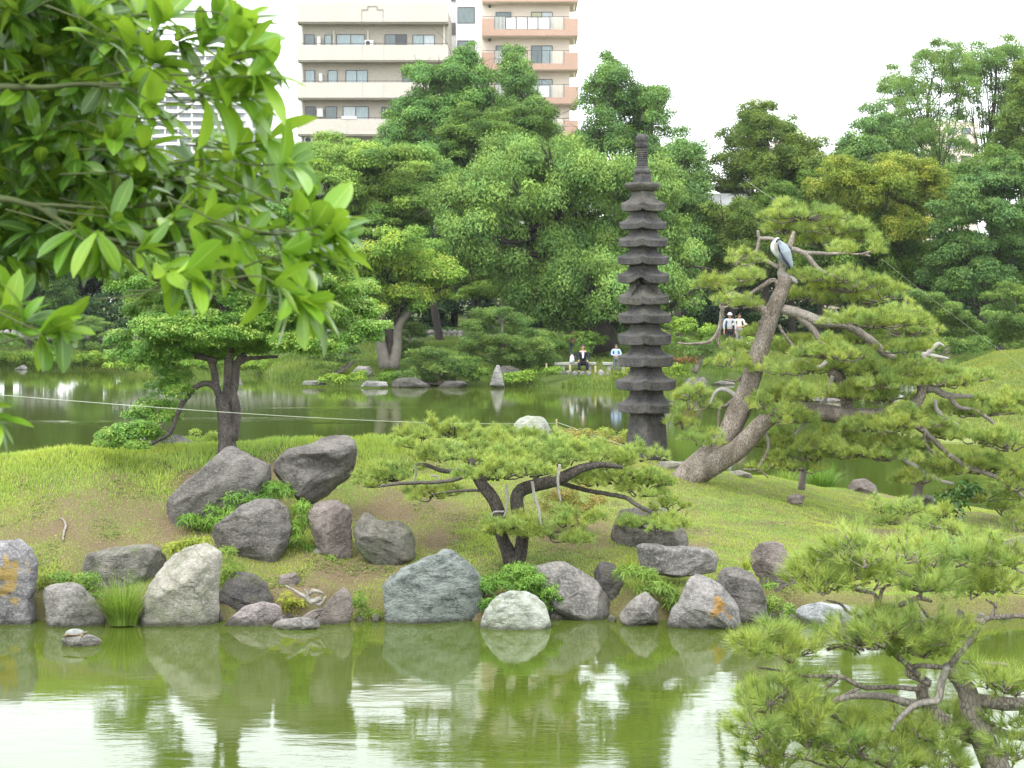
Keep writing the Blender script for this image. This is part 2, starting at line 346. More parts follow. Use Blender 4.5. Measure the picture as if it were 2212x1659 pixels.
def mound_z(u, d):
    dc = np.interp(u, [m[0] for m in MND], [m[1] for m in MND]); zc = np.interp(u, [m[0] for m in MND], [m[2] for m in MND])
    t = np.clip((d-56)/(dc-56), 0, 1); z = -.4+(zc+.4)*np.sin(t*math.pi/2)**.9
    b = np.clip((d-dc)/9, 0, 1); return np.where(d > dc, zc-(zc+.8)*b**1.6, z)
def gridsheet(name, us, ds, zf, mat, attrs=None):
    U, D = np.meshgrid(us, ds); Z = zf(U, D); X = (U-CX)*D/F
    V = np.stack([X, D, Z], -1).reshape(-1, 3); n = len(us); i = np.arange(len(ds)-1)[:, None]*n; j = np.arange(n-1)[None]
    Q = np.stack([i+j, i+j+1, i+n+j+1, i+n+j], -1).reshape(-1, 4)
    at = {k: f(U, D, Z).ravel() for k, f in (attrs or {}).items()}
    o = mk(name, V, [Q], mat, None, True, at); return tag(o, kind='structure')
SOIL = [(330, 1110, 170, 55), (120, 1150, 130, 40), (450, 1050, 90, 40), (250, 1180, 180, 30), (850, 1110, 150, 40), (760, 1230, 170, 50), (640, 1270, 120, 40), (960, 1160, 90, 30), (1270, 1150, 90, 30), (1450, 1150, 90, 10), (1700, 1130, 120, 7), (1850, 1150, 80, 7), (540, 1020, 120, 30), (1500, 1180, 40, 8)]
def lawn(U, D, Z):
    """how much grass grows (1) against bare soil (0)"""
    Y = HOR+(H-Z)*F/D; X = (U-CX)*D/F; s = np.zeros_like(U, dtype=float)
    for (x, y, a, b) in SOIL: s = np.maximum(s, np.exp(-(((U-x)/a)**2+((Y-y)/b)**2)*.9))
    P3 = np.stack([X, D, X*0], -1); nz = fbm(P3*1.6, 21, 5)
    g = 1.12-s*1.02+nz*.95-.5*np.clip(1-(Z-.05)/.38, 0, 1)
    return np.clip(g, 0, 1)
def grassground(name, soil, soil2, g1, g2, attr=True):
    m, t, o = newmat(name); v = pos(t); n1 = noise(t, 3.5, 6, v, .65); n2 = noise(t, 30, 5, v, .7)
    s = ramp(t, n2, [(.3, soil), (.6, soil2), (.8, tuple(x*1.5 for x in soil2))]); g = ramp(t, n2, [(.3, g1), (.7, g2)])
    if attr:
        f = N(t, 'ShaderNodeAttribute', attribute_name='lawn').outputs['Fac']; f = N(t, 'ShaderNodeMath', {0: f, 1: .45}, operation='MULTIPLY').outputs[0]
    else: f = ramp(t, n1, [(.3, (.4, .4, .4)), (.5, (1, 1, 1))])
    c = mix(t, f, s, g)
    p = N(t, 'ShaderNodeBsdfPrincipled', {'Base Color': c, 'Roughness': .95, 'Specular IOR Level': .1})
    b = N(t, 'ShaderNodeBump', {'Height': n2, 'Strength': .8, 'Distance': .04}); t.links.new(b.outputs[0], p.inputs['Normal'])
    t.links.new(p.outputs[0], o.inputs[0]); return m
M_SOIL = grassground('lawn_soil', (.11, .08, .048), (.18, .14, .082), (.14, .16, .04), (.21, .25, .06))
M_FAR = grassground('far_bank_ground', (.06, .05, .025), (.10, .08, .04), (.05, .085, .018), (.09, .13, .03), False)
M_MND = grassground('mound_grass', (.16, .14, .06), (.2, .18, .08), (.15, .18, .05), (.21, .25, .08), False)
us = np.linspace(-1100, 2420, 420); ds = np.concatenate([np.linspace(25.1, 26.6, 34), np.linspace(26.7, 43, 110)])
island = gridsheet('island_ground', us, ds, isl_z, M_SOIL, {'lawn': lawn})
fu = np.linspace(-2600, 4800, 300); U0 = np.meshgrid(fu, np.concatenate([np.linspace(-1.5, 12, 40), np.linspace(13, 60, 40), np.linspace(65, 900, 30)]))
FV = np.stack([(U0[0]-CX)*(shore(U0[0])+U0[1])/F, shore(U0[0])+U0[1], far_z(U0[0], shore(U0[0])+U0[1])], -1)
n = len(fu); i = np.arange(FV.shape[0]-1)[:, None]*n; j = np.arange(n-1)[None]
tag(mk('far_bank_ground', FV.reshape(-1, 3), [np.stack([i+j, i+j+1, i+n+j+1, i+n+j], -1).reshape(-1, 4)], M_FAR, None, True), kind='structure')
gridsheet('grassy_mound', np.linspace(1820, 2900, 120), np.linspace(56, 82, 70), mound_z, M_MND)
# near bank, where the photographer stands, with a spit under the foreground pine
X, Y = np.meshgrid(np.linspace(-30, 30, 160), np.linspace(-25, 16, 120))
edge = 6.5+.5*np.sin(X*.7)+7.2*np.exp(-((X-5.6)/1.9)**2); Z = np.clip((edge-Y)/3.2, -.3, 1)*2.6; Z = np.where(Y > 7, np.minimum(Z, .35), Z); Z = np.minimum(Z, 2.75)
i = np.arange(119)[:, None]*160; j = np.arange(159)[None]
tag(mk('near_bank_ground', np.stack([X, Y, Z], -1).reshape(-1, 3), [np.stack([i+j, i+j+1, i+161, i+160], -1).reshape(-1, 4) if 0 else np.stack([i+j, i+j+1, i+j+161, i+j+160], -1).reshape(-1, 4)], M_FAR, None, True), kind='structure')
# water: one sheet to the horizon, green with algae, rippled more in some places
m, t, o = newmat('pond_water'); g = N(t, 'ShaderNodeNewGeometry'); v = g.outputs['Position']
r1 = noise(t, 1., 4, N(t, 'ShaderNodeMapping', {'Vector': v, 'Scale': (1.3, 4.5, 1)}).outputs[0], .5, .6)
r2 = noise(t, 1., 3, N(t, 'ShaderNodeMapping', {'Vector': v, 'Scale': (5, 15, 1)}).outputs[0], .5, .8)
r3 = noise(t, 1., 2, N(t, 'ShaderNodeMapping', {'Vector': v, 'Scale': (.8, 1.6, 1)}).outputs[0], .5, .5)
def pdist(cx, cy, sx, sy, nz):
    s = N(t, 'ShaderNodeSeparateXYZ', {0: v})
    a = N(t, 'ShaderNodeMath', {0: s.outputs[0], 1: -cx}, operation='ADD').outputs[0]; a = N(t, 'ShaderNodeMath', {0: a, 1: sx}, operation='DIVIDE').outputs[0]
    b = N(t, 'ShaderNodeMath', {0: s.outputs[1], 1: -cy}, operation='ADD').outputs[0]; b = N(t, 'ShaderNodeMath', {0: b, 1: sy}, operation='DIVIDE').outputs[0]
    a = N(t, 'ShaderNodeMath', {0: a, 1: 2.}, operation='POWER').outputs[0]; b = N(t, 'ShaderNodeMath', {0: b, 1: 2.}, operation='POWER').outputs[0]
    e = N(t, 'ShaderNodeMath', {0: a, 1: b}, operation='ADD').outputs[0]; e = N(t, 'ShaderNodeMath', {0: e, 1: nz}, operation='ADD').outputs[0]
    return N(t, 'ShaderNodeMapRange', {'Value': e, 1: .2, 2: 1.2, 3: 1, 4: 0}).outputs[0]
nz = noise(t, .25, 3, v)
k1 = pdist(-9, 67.5, 7, 2.4, nz); k2 = pdist(-5, 75, 6, 1.8, nz); k3 = pdist(-16, 66.5, 6, 1.2, nz)
kk = N(t, 'ShaderNodeMath', {0: k1, 1: k2}, operation='MAXIMUM').outputs[0]; kk = N(t, 'ShaderNodeMath', {0: kk, 1: k3}, operation='MAXIMUM').outputs[0]
gust = noise(t, 1., 3, N(t, 'ShaderNodeMapping', {'Vector': v, 'Scale': (4.5, .55, 1)}).outputs[0], .6)
sx = N(t, 'ShaderNodeSeparateXYZ', {0: v})
nearw = N(t, 'ShaderNodeMapRange', {'Value': sx.outputs[1], 1: 17, 2: 24, 3: 1, 4: .22}).outputs[0]
h = N(t, 'ShaderNodeMath', {0: r1, 1: .0024}, operation='MULTIPLY').outputs[0]
h2 = N(t, 'ShaderNodeMath', {0: r2, 1: .0007}, operation='MULTIPLY').outputs[0]
h3 = N(t, 'ShaderNodeMath', {0: r3, 1: .003}, operation='MULTIPLY').outputs[0]
hs = N(t, 'ShaderNodeMath', {0: h, 1: h2}, operation='ADD').outputs[0]; hs = N(t, 'ShaderNodeMath', {0: hs, 1: h3}, operation='ADD').outputs[0]
hs = N(t, 'ShaderNodeMath', {0: hs, 1: nearw}, operation='MULTIPLY').outputs[0]
gs = N(t, 'ShaderNodeMath', {0: gust, 1: kk}, operation='MULTIPLY').outputs[0]; gs = N(t, 'ShaderNodeMath', {0: gs, 1: .03}, operation='MULTIPLY').outputs[0]
hs = N(t, 'ShaderNodeMath', {0: hs, 1: gs}, operation='ADD').outputs[0]
bp = N(t, 'ShaderNodeBump', {'Height': hs, 'Strength': 1., 'Distance': 1.})
wc_ = ramp(t, noise(t, .5, 3, v), [(.3, (.050, .073, .010)), (.7, (.064, .090, .012))])
rgh = N(t, 'ShaderNodeMapRange', {'Value': sx.outputs[1], 1: 24, 2: 60, 3: .035, 4: .06}).outputs[0]
p = N(t, 'ShaderNodeBsdfPrincipled', {'Base Color': wc_, 'Roughness': rgh, 'IOR': 1.36, 'Normal': bp.outputs[0]})
t.links.new(p.outputs[0], o.inputs[0])
tag(mk('pond_water', [(-900, -60, 0), (900, -60, 0), (900, 1200, 0), (-900, 1200, 0)], [np.array([(0, 1, 2, 3)])], m), kind='structure')
# ---------------------------------------------------------------- rocks
def rock(outline, d, label, mat, thick=.75, seed=1, name='rock', group='stones along the island shore', cuts=13, rough=.07, dent=None, cat='rock', sink=.6):
    k = d/F; O = np.array(outline, float); c2 = (O.max(0)+O.min(0))/2
    c = P(c2[0], c2[1], d); W = np.stack([(O[:, 0]-c2[0])*k, -(O[:, 1]-c2[1])*k], 1)
    m = len(W); W = np.vstack([W[i]+(W[(i+1) % m]-W[i])*s for i in range(m) for s in np.linspace(0, 1, 8, endpoint=False)[:, None]])
    th = np.arctan2(W[:, 1], W[:, 0]); rad = np.hypot(W[:, 0], W[:, 1]); o = np.argsort(th); th, rad = th[o], rad[o]
    nT, nP = 84, 42; T = np.linspace(-math.pi, math.pi, nT, endpoint=False); R = np.interp(T, th, rad, period=2*math.pi)
    ph = np.linspace(-math.pi/2, math.pi/2, nP+1)[1:-1]; cp = np.sign(np.cos(ph))*np.abs(np.cos(ph))**.8; sp = np.sign(np.sin(ph))*np.abs(np.sin(ph))**.85
    ty = thick*min(R.mean(), np.median(R)*1.2)
    V = np.stack([(cp[:, None]*(R*np.cos(T))[None]), sp[:, None]*ty*np.ones(nT)[None], (cp[:, None]*(R*np.sin(T))[None])], -1).reshape(-1, 3)
    V = np.vstack([V, [[0, -ty, 0], [0, ty, 0]]])
    r = rs(seed); rm = R.mean()
    for q in range(cuts):                                        # broken faces turned towards the front, the top and the back
        nn = nrm(np.array([r.normal()*.6, -abs(r.normal())-.25 if q % 3 else r.normal(), r.normal()*.5+.1]))
        s = V@nn; lim = s.max()*r.uniform(.66, .88); ov = np.maximum(0, s-lim); V = V-nn*ov[:, None]*.95
    dirs = nrm(V/np.array([1, thick, 1])+1e-6)
    V = V+dirs*(fbm(V/rm*1.3+seed*7, seed, 5)*rough*rm*1.3)[:, None]
    rd = 1-np.abs(fbm(V/rm*2.6+seed*3, seed+5, 4))*2; V = V-dirs*(np.clip(rd-.78, 0, 1)*rough*rm*1.6)[:, None]
    sn = nrm(np.array([r.normal()*.5, -.3, 1.])); sl = V@sn/rm*3.2+fbm(V/rm*1.1+5*seed, seed+9, 3)*1.2; fr_ = sl-np.floor(sl)
    V = V-dirs*((np.clip(fr_/.18, 0, 1)*np.clip((1-fr_)/.82, 0, 1))*-rough*rm*.45+rough*rm*.2)[:, None]      # broken layers
    for (dx, dy, a, b, dep) in (dent or []):                     # a hollow at this place of its front
        px, pz = (dx-c2[0])*k, -(dy-c2[1])*k; w = np.exp(-(((V[:, 0]-px)/(a*k))**2+((V[:, 2]-pz)/(b*k))**2)**1.5)*(V[:, 1] < 0); V[:, 1] += w*dep*rm
    for ax_ in (0, 2):                                           # keep the stone's full width and height after the breaking
        lo, hi = V[:, ax_].min(), V[:, ax_].max(); a_, b_ = W[:, ax_//2].min(), W[:, ax_//2].max(); V[:, ax_] = a_+(V[:, ax_]-lo)*(b_-a_)/(hi-lo)
    if sink: lo, hi = V[:, 2].min(), V[:, 2].max(); zq = lo+(hi-lo)*.38; dn = np.maximum(0, zq-V[:, 2]); V[:, 2] -= dn*sink; V[:, :2] *= (1+.22*sink*np.clip(dn/(zq-lo), 0, 1))[:, None]   # the foot runs on into the ground
    nr = nP-1; i = np.arange(nr-1)[:, None]*nT; j = np.arange(nT)[None]; j2 = (j+1) % nT
    Q = np.stack([i+j, i+j2, i+nT+j2, i+nT+j], -1).reshape(-1, 4); a, b = nr*nT, nr*nT+1
    tri = [(a, (q+1) % nT, q) for q in range(nT)]+[(b, (nr-1)*nT+q, (nr-1)*nT+(q+1) % nT) for q in range(nT)]
    ob = mk(name, V+c, [Q, np.array(tri)], mat, None, True); return tag(ob, label, cat, group)
G1 = rockmat('stone_grey_brown', (.085, .079, .071), (.165, .152, .136), (.32, .30, .27), .25)
G2 = rockmat('stone_speckled', (.11, .104, .096), (.225, .21, .188), (.42, .40, .36), .35)
G3 = rockmat('stone_mossy', (.10, .095, .08), (.19, .175, .15), (.3, .3, .25), .3, moss=(.10, .13, .055))
GP = rockmat('stone_pale', (.19, .18, .15), (.33, .31, .26), (.50, .48, .41), .3, moss=(.2, .22, .13))
GG = rockmat('stone_green', (.09, .105, .10), (.20, .225, .205), (.38, .39, .35), .3, streak=(.30, .335, .305), bump=1.)
GW = rockmat('stone_white_green', (.2, .22, .18), (.34, .35, .29), (.5, .5, .43), .3, streak=(.42, .46, .41), moss=(.20, .21, .11))
GD = rockmat('stone_dark', (.05, .047, .045), (.11, .10, .095), (.22, .2, .18), .25, moss=(.08, .09, .03))
GK = rockmat('stone_pinkish', (.15, .13, .125), (.27, .235, .23), (.45, .4, .38), .3)
GB = rockmat('stone_bluish_white', (.2, .21, .22), (.34, .35, .36), (.52, .53, .52), .3)
GT = rockmat('stone_warm_brown', (.13, .105, .095), (.22, .185, .165), (.3, .27, .24), .3)
L1 = rockmat('stone_orange_crust', (.12, .115, .12), (.26, .25, .25), (.42, .4, .37), .35, lichen=(.30, .21, .07), lpos=(P(15, 1250, 24.9), .75))
L2 = rockmat('stone_rusty_crust', (.14, .13, .125), (.26, .245, .23), (.42, .4, .34), .35, lichen=(.34, .19, .05), lpos=(P(1570, 1315, 24.6), .42))
L3 = rockmat('stone_small_crust', (.13, .12, .11), (.24, .22, .2), (.4, .38, .33), .3, lichen=(.40, .22, .06), lpos=(P(1412, 1302, 24.9), .2))
ROCKS = [
 ([(-60, 1180), (0, 1164), (25, 1167), (48, 1183), (70, 1200), (81, 1226), (76, 1265), (70, 1300), (73, 1327), (75, 1345), (56, 1362), (0, 1372), (-60, 1372), (-95, 1270)], 25.3, 'tall grey boulder with an orange lichen patch at the left end of the shore', L1, .8, 3),
 ([(96, 1268), (118, 1262), (146, 1270), (180, 1287), (203, 1307), (222, 1332), (225, 1345), (214, 1362), (169, 1370), (124, 1370), (93, 1363), (87, 1338), (90, 1299)], 25.1, 'rounded grey boulder sloping to the right behind the turtle', G2, .8, 4),
 ([(165, 1240), (197, 1203), (232, 1185), (281, 1178), (318, 1175), (335, 1183), (352, 1203), (356, 1240), (340, 1280), (240, 1295), (195, 1275)], 26.2, 'flat topped mossy boulder behind the sedge clump', G3, .6, 5),
 ([(438, 1175), (454, 1180), (478, 1203), (470, 1242), (467, 1299), (462, 1338), (440, 1360), (370, 1362), (320, 1356), (308, 1330), (312, 1293), (326, 1265), (346, 1220), (363, 1203), (400, 1186)], 25.2, 'tall pale angular boulder leaning right beside the sedge clump', GP, .6, 6),
 ([(478, 967), (510, 965), (545, 985), (585, 1005), (587, 1030), (570, 1060), (540, 1080), (500, 1092), (450, 1120), (410, 1142), (370, 1150), (359, 1125), (375, 1090), (400, 1045), (425, 1015), (445, 985)], 27.8, 'big slanting grey boulder right in front of the clipped tree trunk', G1, .7, 7),
 ([(710, 943), (722, 941), (750, 942), (767, 953), (772, 970), (767, 1003), (758, 1031), (736, 1057), (710, 1082), (674, 1094), (646, 1092), (623, 1072), (604, 1050), (587, 1037), (595, 1015), (609, 995), (629, 975), (660, 964), (680, 958), (696, 947)], 27.9, 'big grey boulder with a dark hollow in its face and a pointed upper right end', G1, .8, 8),
 ([(560, 1078), (600, 1080), (625, 1100), (632, 1140), (625, 1165), (600, 1190), (585, 1210), (540, 1200), (500, 1196), (458, 1184), (452, 1165), (485, 1130), (510, 1112), (530, 1090)], 26.8, 'smooth humped grey boulder under the big slanting boulder', G1, .8, 9),
 ([(710, 1079), (733, 1082), (755, 1096), (761, 1119), (760, 1158), (755, 1185), (745, 1202), (727, 1196), (705, 1190), (683, 1170), (668, 1141), (665, 1107), (680, 1088)], 26.9, 'warm brown upright boulder with one small dark hole', GT, .8, 10),
 ([(764, 1113), (775, 1107), (792, 1116), (812, 1130), (834, 1134), (857, 1133), (876, 1144), (890, 1164), (896, 1183), (885, 1196), (857, 1203), (820, 1205), (792, 1196), (767, 1178), (762, 1147)], 26.8, 'low saddle shaped pitted boulder at the right end of the upper group', G3, .7, 11),
 ([(961, 1186), (980, 1186), (995, 1203), (1014, 1217), (1031, 1237), (1044, 1254), (1044, 1299), (1041, 1345), (1003, 1356), (919, 1352), (862, 1346), (829, 1332), (826, 1299), (837, 1265), (854, 1245), (876, 1228), (919, 1206), (947, 1197)], 25.5, 'large green striated boulder on the shore left of the small pine', GG, .8, 12),
 ([(1100, 1277), (1134, 1277), (1168, 1290), (1183, 1307), (1188, 1337), (1186, 1362), (1104, 1366), (1040, 1362), (1040, 1329), (1053, 1307), (1076, 1284)], 24.9, 'round whitish green boulder standing in the water below the small pine', GW, .8, 13),
 ([(1120, 1225), (1179, 1215), (1224, 1213), (1250, 1228), (1276, 1243), (1291, 1270), (1310, 1300), (1318, 1336), (1291, 1344), (1216, 1346), (1175, 1330), (1140, 1270)], 25.7, 'wide grey boulder with a diagonal crack right of the small pine', G2, .7, 14),
 ([(1294, 1214), (1330, 1212), (1345, 1240), (1348, 1290), (1352, 1336), (1312, 1340), (1298, 1300), (1282, 1240)], 26.0, 'narrow dark crumbling rock between two grey boulders', GD, .8, 15),
 ([(1394, 1278), (1414, 1278), (1424, 1288), (1421, 1318), (1414, 1340), (1399, 1350), (1364, 1346), (1338, 1330), (1356, 1308), (1374, 1290)], 25.1, 'small brown stone with a little orange lichen at the waterline', L3, .8, 16),
 ([(1374, 1185), (1394, 1173), (1419, 1174), (1439, 1180), (1469, 1178), (1506, 1185), (1539, 1193), (1554, 1210), (1551, 1228), (1531, 1238), (1494, 1244), (1444, 1252), (1406, 1244), (1382, 1222)], 26.0, 'long flat grey boulder lying on top of the shore stones', G2, .7, 17),
 ([(1494, 1245), (1514, 1242), (1534, 1245), (1549, 1255), (1569, 1273), (1586, 1293), (1598, 1318), (1597, 1348), (1581, 1364), (1519, 1368), (1456, 1366), (1446, 1340), (1449, 1318), (1469, 1295), (1481, 1268)], 24.9, 'grey boulder with a bright rusty orange lichen patch on its right side', L2, .8, 18),
 ([(1545, 1232), (1574, 1225), (1601, 1228), (1626, 1240), (1644, 1263), (1656, 1293), (1657, 1333), (1599, 1341), (1570, 1320), (1545, 1270)], 25.4, 'dark purplish grey boulder behind the rusty lichen boulder', G1, .7, 19),
 ([(1624, 1188), (1644, 1173), (1674, 1169), (1691, 1175), (1701, 1193), (1714, 1210), (1728, 1230), (1726, 1262), (1706, 1280), (1686, 1300), (1660, 1275), (1635, 1240), (1619, 1210)], 26.1, 'upright brownish boulder set apart at the right end of the shore stones', GT, .7, 20),
 ([(1720, 1318), (1742, 1307), (1776, 1301), (1825, 1307), (1866, 1318), (1885, 1337), (1850, 1362), (1757, 1360), (1728, 1340)], 25.2, 'low bluish white boulder in the water behind the foreground pine', GB, .8, 21),
 ([(484, 1262), (510, 1236), (544, 1239), (574, 1258), (592, 1281), (588, 1305), (577, 1332), (525, 1340), (469, 1340), (463, 1299)], 25.7, 'dark broken rock right of the tall pale boulder', GD, .7, 22),
 ([(517, 1311), (555, 1299), (589, 1307), (611, 1326), (604, 1358), (544, 1366), (480, 1362), (487, 1337)], 25.1, 'pinkish rounded stone at the waterline', GK, .8, 23),
 ([(585, 1352), (615, 1339), (656, 1334), (683, 1341), (692, 1350), (668, 1362), (600, 1364)], 24.8, 'thin flat grey slab lying at the waterline', G2, 1.0, 24),
 ([(645, 1326), (694, 1316), (713, 1290), (739, 1269), (758, 1269), (762, 1299), (758, 1344), (694, 1350), (649, 1342)], 25.2, 'wedge shaped brown stone rising to the right beside the driftwood', GT, .7, 25),
 ([(129, 1389), (139, 1375), (169, 1369), (203, 1375), (219, 1391), (203, 1404), (150, 1404)], 23.6, 'small low stone in the pond with the turtle on top', G2, .9, 26),
 ([(1325, 1130), (1345, 1103), (1390, 1095), (1440, 1100), (1475, 1120), (1484, 1160), (1440, 1180), (1360, 1182), (1322, 1160)], 28.3, 'grey boulder half hidden under the low right branch of the small pine', G1, .7, 27),
 ([(1111, 923), (1137, 901), (1164, 898), (1179, 908), (1190, 931), (1190, 955), (1107, 955)], 36, 'white angular rock showing above the small pine', GW, .8, 28),
 ([(334, 968), (360, 950), (382, 938), (397, 942), (424, 961), (424, 985), (337, 985)], 31.2, 'light grey pointed rock left of the clipped tree trunk', G2, .8, 29),
 ([(296, 972), (304, 946), (330, 945), (345, 958), (350, 985), (300, 985)], 31.0, 'pale stone partly behind the hanging branch of the clipped tree', GB, .8, 30),
 ([(1823, 1042), (1845, 1036), (1880, 1034), (1893, 1050), (1900, 1085), (1822, 1086)], 39, 'brown squared boulder at the back water edge', GT, .8, 31),
 ([(1574, 1018), (1600, 1015), (1618, 1024), (1626, 1038), (1600, 1044), (1578, 1034)], 36.5, 'pale tilted stone just right of the big pine base', GP, .8, 32),
 ([(1700, 1070), (1720, 1067), (1738, 1072), (1740, 1084), (1704, 1086)], 34, 'little brown stone lying alone on the lawn', GT, .8, 33),
 ([(1988, 1082), (2000, 1068), (2016, 1072), (2024, 1092), (1990, 1094)], 35.5, 'small round stone by the back shore post', G2, .8, 34),
 ([(505, 1198), (540, 1188), (575, 1200), (590, 1225), (540, 1238), (505, 1228)], 26.8, 'low half buried stone below the humped boulder', G3, .7, 35),
 ([(668, 1200), (690, 1180), (712, 1190), (715, 1220), (680, 1225)], 26.9, 'little stone among the bamboo grass under the brown boulder', G3, .7, 36),
 ([(2165, 1170), (2190, 1160), (2230, 1158), (2260, 1185), (2200, 1195)], 30, 'rounded brown stone at the right edge above the foreground pine', GT, .8, 37),
 ([(1420, 1000), (1440, 996), (1487, 999), (1505, 1010), (1480, 1018), (1425, 1014)], 35.2, 'flat pale slab between the stone pagoda and the big pine', GP, .6, 38),
 ([(600, 1245), (635, 1236), (650, 1260), (640, 1290), (600, 1285)], 26.0, 'buried brown stone behind the flat slab', GT, .5, 39)]
for (o_, d_, l_, m_, th_, s_) in ROCKS:
    dent = [(693, 1003, 38, 22, .34), (665, 1000, 12, 10, -.1)] if s_ == 8 else [(752, 1110, 0.1, .1, 0)] if 0 else None
    rock(o_, d_, l_, m_, th_, s_, group=None if s_ in (8, 7, 28, 26) else 'stones on and around the island', dent=dent, sink=0 if s_ in (8, 17, 24, 38) else .6)
FR = rockmat('far_stone', (.16, .155, .15), (.30, .29, .27), (.45, .44, .4), .3, sc=.5)
for q, (o_, d_, l_, m_) in enumerate([
 ([(1058, 835), (1066, 805), (1073, 788), (1080, 790), (1085, 815), (1090, 838)], 92.8, 'pale triangular upright stone on the far bank', FR),
 ([(650, 832), (660, 822), (690, 822), (706, 832)], 93.5, 'whitish low rocks at the far waterline left of the twin trunked maple', FR),
 ([(780, 834), (800, 822), (836, 826), (838, 836)], 92.6, 'whitish flat rocks at the far waterline under the low pine', FR),
 ([(758, 812), (775, 790), (796, 792), (806, 812)], 94.5, 'grey pointed boulder behind the far waterline', G2),
 ([(30, 800), (50, 788), (62, 802)], 117, 'small stone sticking out of the water at the far left bank', FR),
 ([(504, 832), (515, 816), (524, 832)], 93.6, 'tiny white rock in the pond behind the clipped tree trunk', FR),
 ([(1478, 832), (1485, 816), (1520, 814), (1530, 830), (1525, 840), (1490, 842)], 93, 'bluish grey flat boulder at the far bank right of the pagoda', G2),
 ([(1535, 835), (1560, 822), (1590, 826), (1592, 838)], 96, 'grey low boulder at the far bank behind the big pine trunk', G2),
 ([(845, 838), (870, 816), (900, 815), (930, 838)], 93.2, 'dark rounded boulder under the spreading low pine', GD),
 ([(945, 838), (960, 824), (990, 822), (1010, 838)], 92.9, 'dark low boulder left of the triangular stone', GD),
 ([(1070, 805), (1090, 790), (1120, 792), (1128, 815), (1080, 820)], 95, 'dark block behind the triangular stone', GD),
 ([(1740, 860), (1780, 840), (1820, 842), (1840, 862), (1790, 872)], 80, 'pinkish stone across the water under the big pine', GK)]):
    rock(o_, d_, l_, m_, .8, 50+q, group='stones along the far bank', rough=.09, sink=.2)

r = rs(404); M_SH = [GD, G3, G1]  # small stones added to stand for the dark gaps between the boulders
NB = {-40: 'left of the orange lichen boulder at the left edge', 84: 'between the orange lichen boulder and its neighbour', 226: 'left of the sedge clump in the water', 300: 'between the sedge clump and the tall pale boulder', 474: 'in front of the dark broken rock', 610: 'between the pinkish stone and the flat slab',
      640: 'below the driftwood', 775: 'right of the wedge shaped stone', 812: 'left of the large green boulder', 1036: 'between the green and the whitish boulder', 1195: 'between the whitish boulder and the cracked one', 1322: 'under the narrow dark rock', 1432: 'between the small brown stone and the rusty lichen boulder', 1655: 'right of the purplish grey boulder',
      1690: 'below the brownish upright boulder', 1735: 'left of the low bluish white boulder', 1890: 'right of the low bluish white boulder', 1950: 'behind the left needles of the foreground pine', 2030: 'behind the middle of the foreground pine', 2120: 'behind the right part of the foreground pine'}
for q, x in enumerate([-40, 84, 92, 226, 240, 300, 312, 474, 610, 625, 640, 775, 792, 812, 824, 1036, 1046, 1195, 1205, 1322, 1336, 1432, 1440, 1655, 1668, 1690, 1712, 1735, 1890, 1915, 1950, 1990, 2030, 2075, 2120, 2170]):
    w_ = r.uniform(16, 34)*(.8 if x < 1600 else 1.2); h_ = r.uniform(12, 34); yb = 1352 if x < 1600 else 1346
    o_ = [(x-w_*.5, yb), (x-w_*.42, yb-h_*.5), (x-w_*.1+r.normal()*3, yb-h_), (x+w_*.35, yb-h_*.75), (x+w_*.5, yb), (x, yb+12)]
    rock(o_, 25.35+r.uniform(0, .25), ('small ' if w_ < 24 else 'bigger ')+('dark', 'mossy', 'grey')[q % 3]+' filler stone '+NB[max(k for k in NB if k <= x)], M_SH[q % 3], .8, 500+q, 'shore_stone', 'small filler stones added for dark gaps in the shore', 5, .1)
# ---------------------------------------------------------------- grass, weeds, plants of the island
M_GR = leafmat('grass_blade', [(.17, .23, .05), (.27, .37, .075), (.39, .52, .11), (.52, .55, .22)], trans=.4, rough=.6, spec=.2)
M_MG = leafmat('mound_grass_blade', [(.15, .16, .05), (.22, .26, .065), (.29, .36, .09)], trans=.3, rough=.7, spec=.1)
M_WEED = leafmat('weed_leaf', [(.12, .19, .04), (.2, .3, .07), (.3, .42, .14)], trans=.3, rough=.6)
M_SASA = leafmat('bamboo_grass_leaf', [(.06, .14, .02), (.14, .29, .04), (.27, .46, .08)], trans=.3)
M_SEDGE = leafmat('sedge_blade', [(.08, .15, .02), (.18, .30, .045), (.33, .45, .10)], trans=.35)
M_FERN = leafmat('fern_leaf', [(.22, .27, .03), (.33, .38, .05), (.42, .45, .08)], trans=.35)
r = rs(11)
def blades(r, U, D, z, hgt, wid, rn, lean=.35, seg=True):
    n = len(U); B = np.stack([(U-CX)*D/F, D, z-.012], -1); a = r.uniform(0, 2*math.pi, n); s = np.stack([np.cos(a), np.sin(a), 0*a], -1)*wid[:, None]*.5
    ln = rdir(r, n)*[1, 1, .2]*(hgt*lean)[:, None]; up = np.zeros((n, 3)); up[:, 2] = hgt
    V = np.stack([B-s, B+s, B+up*.6+ln*.4+s*.75, B+up*.6+ln*.4-s*.75, B+up+ln], 1).reshape(-1, 3); i = np.arange(n)[:, None]*5
    return V, [i+np.array([[0, 1, 2, 3]]), i+np.array([[3, 2, 4]])], np.repeat(rn, 5)
n = 640000
d_ = 25.8+(41.5-25.8)*r.random(n)**1.15; u_ = -80+2360*r.random(n); z_ = isl_z(u_, d_); g_ = lawn(u_, d_, z_)
dc = np.interp(u_, [c[0] for c in ISL_C], [c[1] for c in ISL_C]); keep = (r.random(n) < g_**1.6*.9+.03) & (z_ > .04) & (d_ < dc+2.2)
u_, d_, z_, g_, dc = [q[keep] for q in (u_, d_, z_, g_, dc)]; n = len(u_)
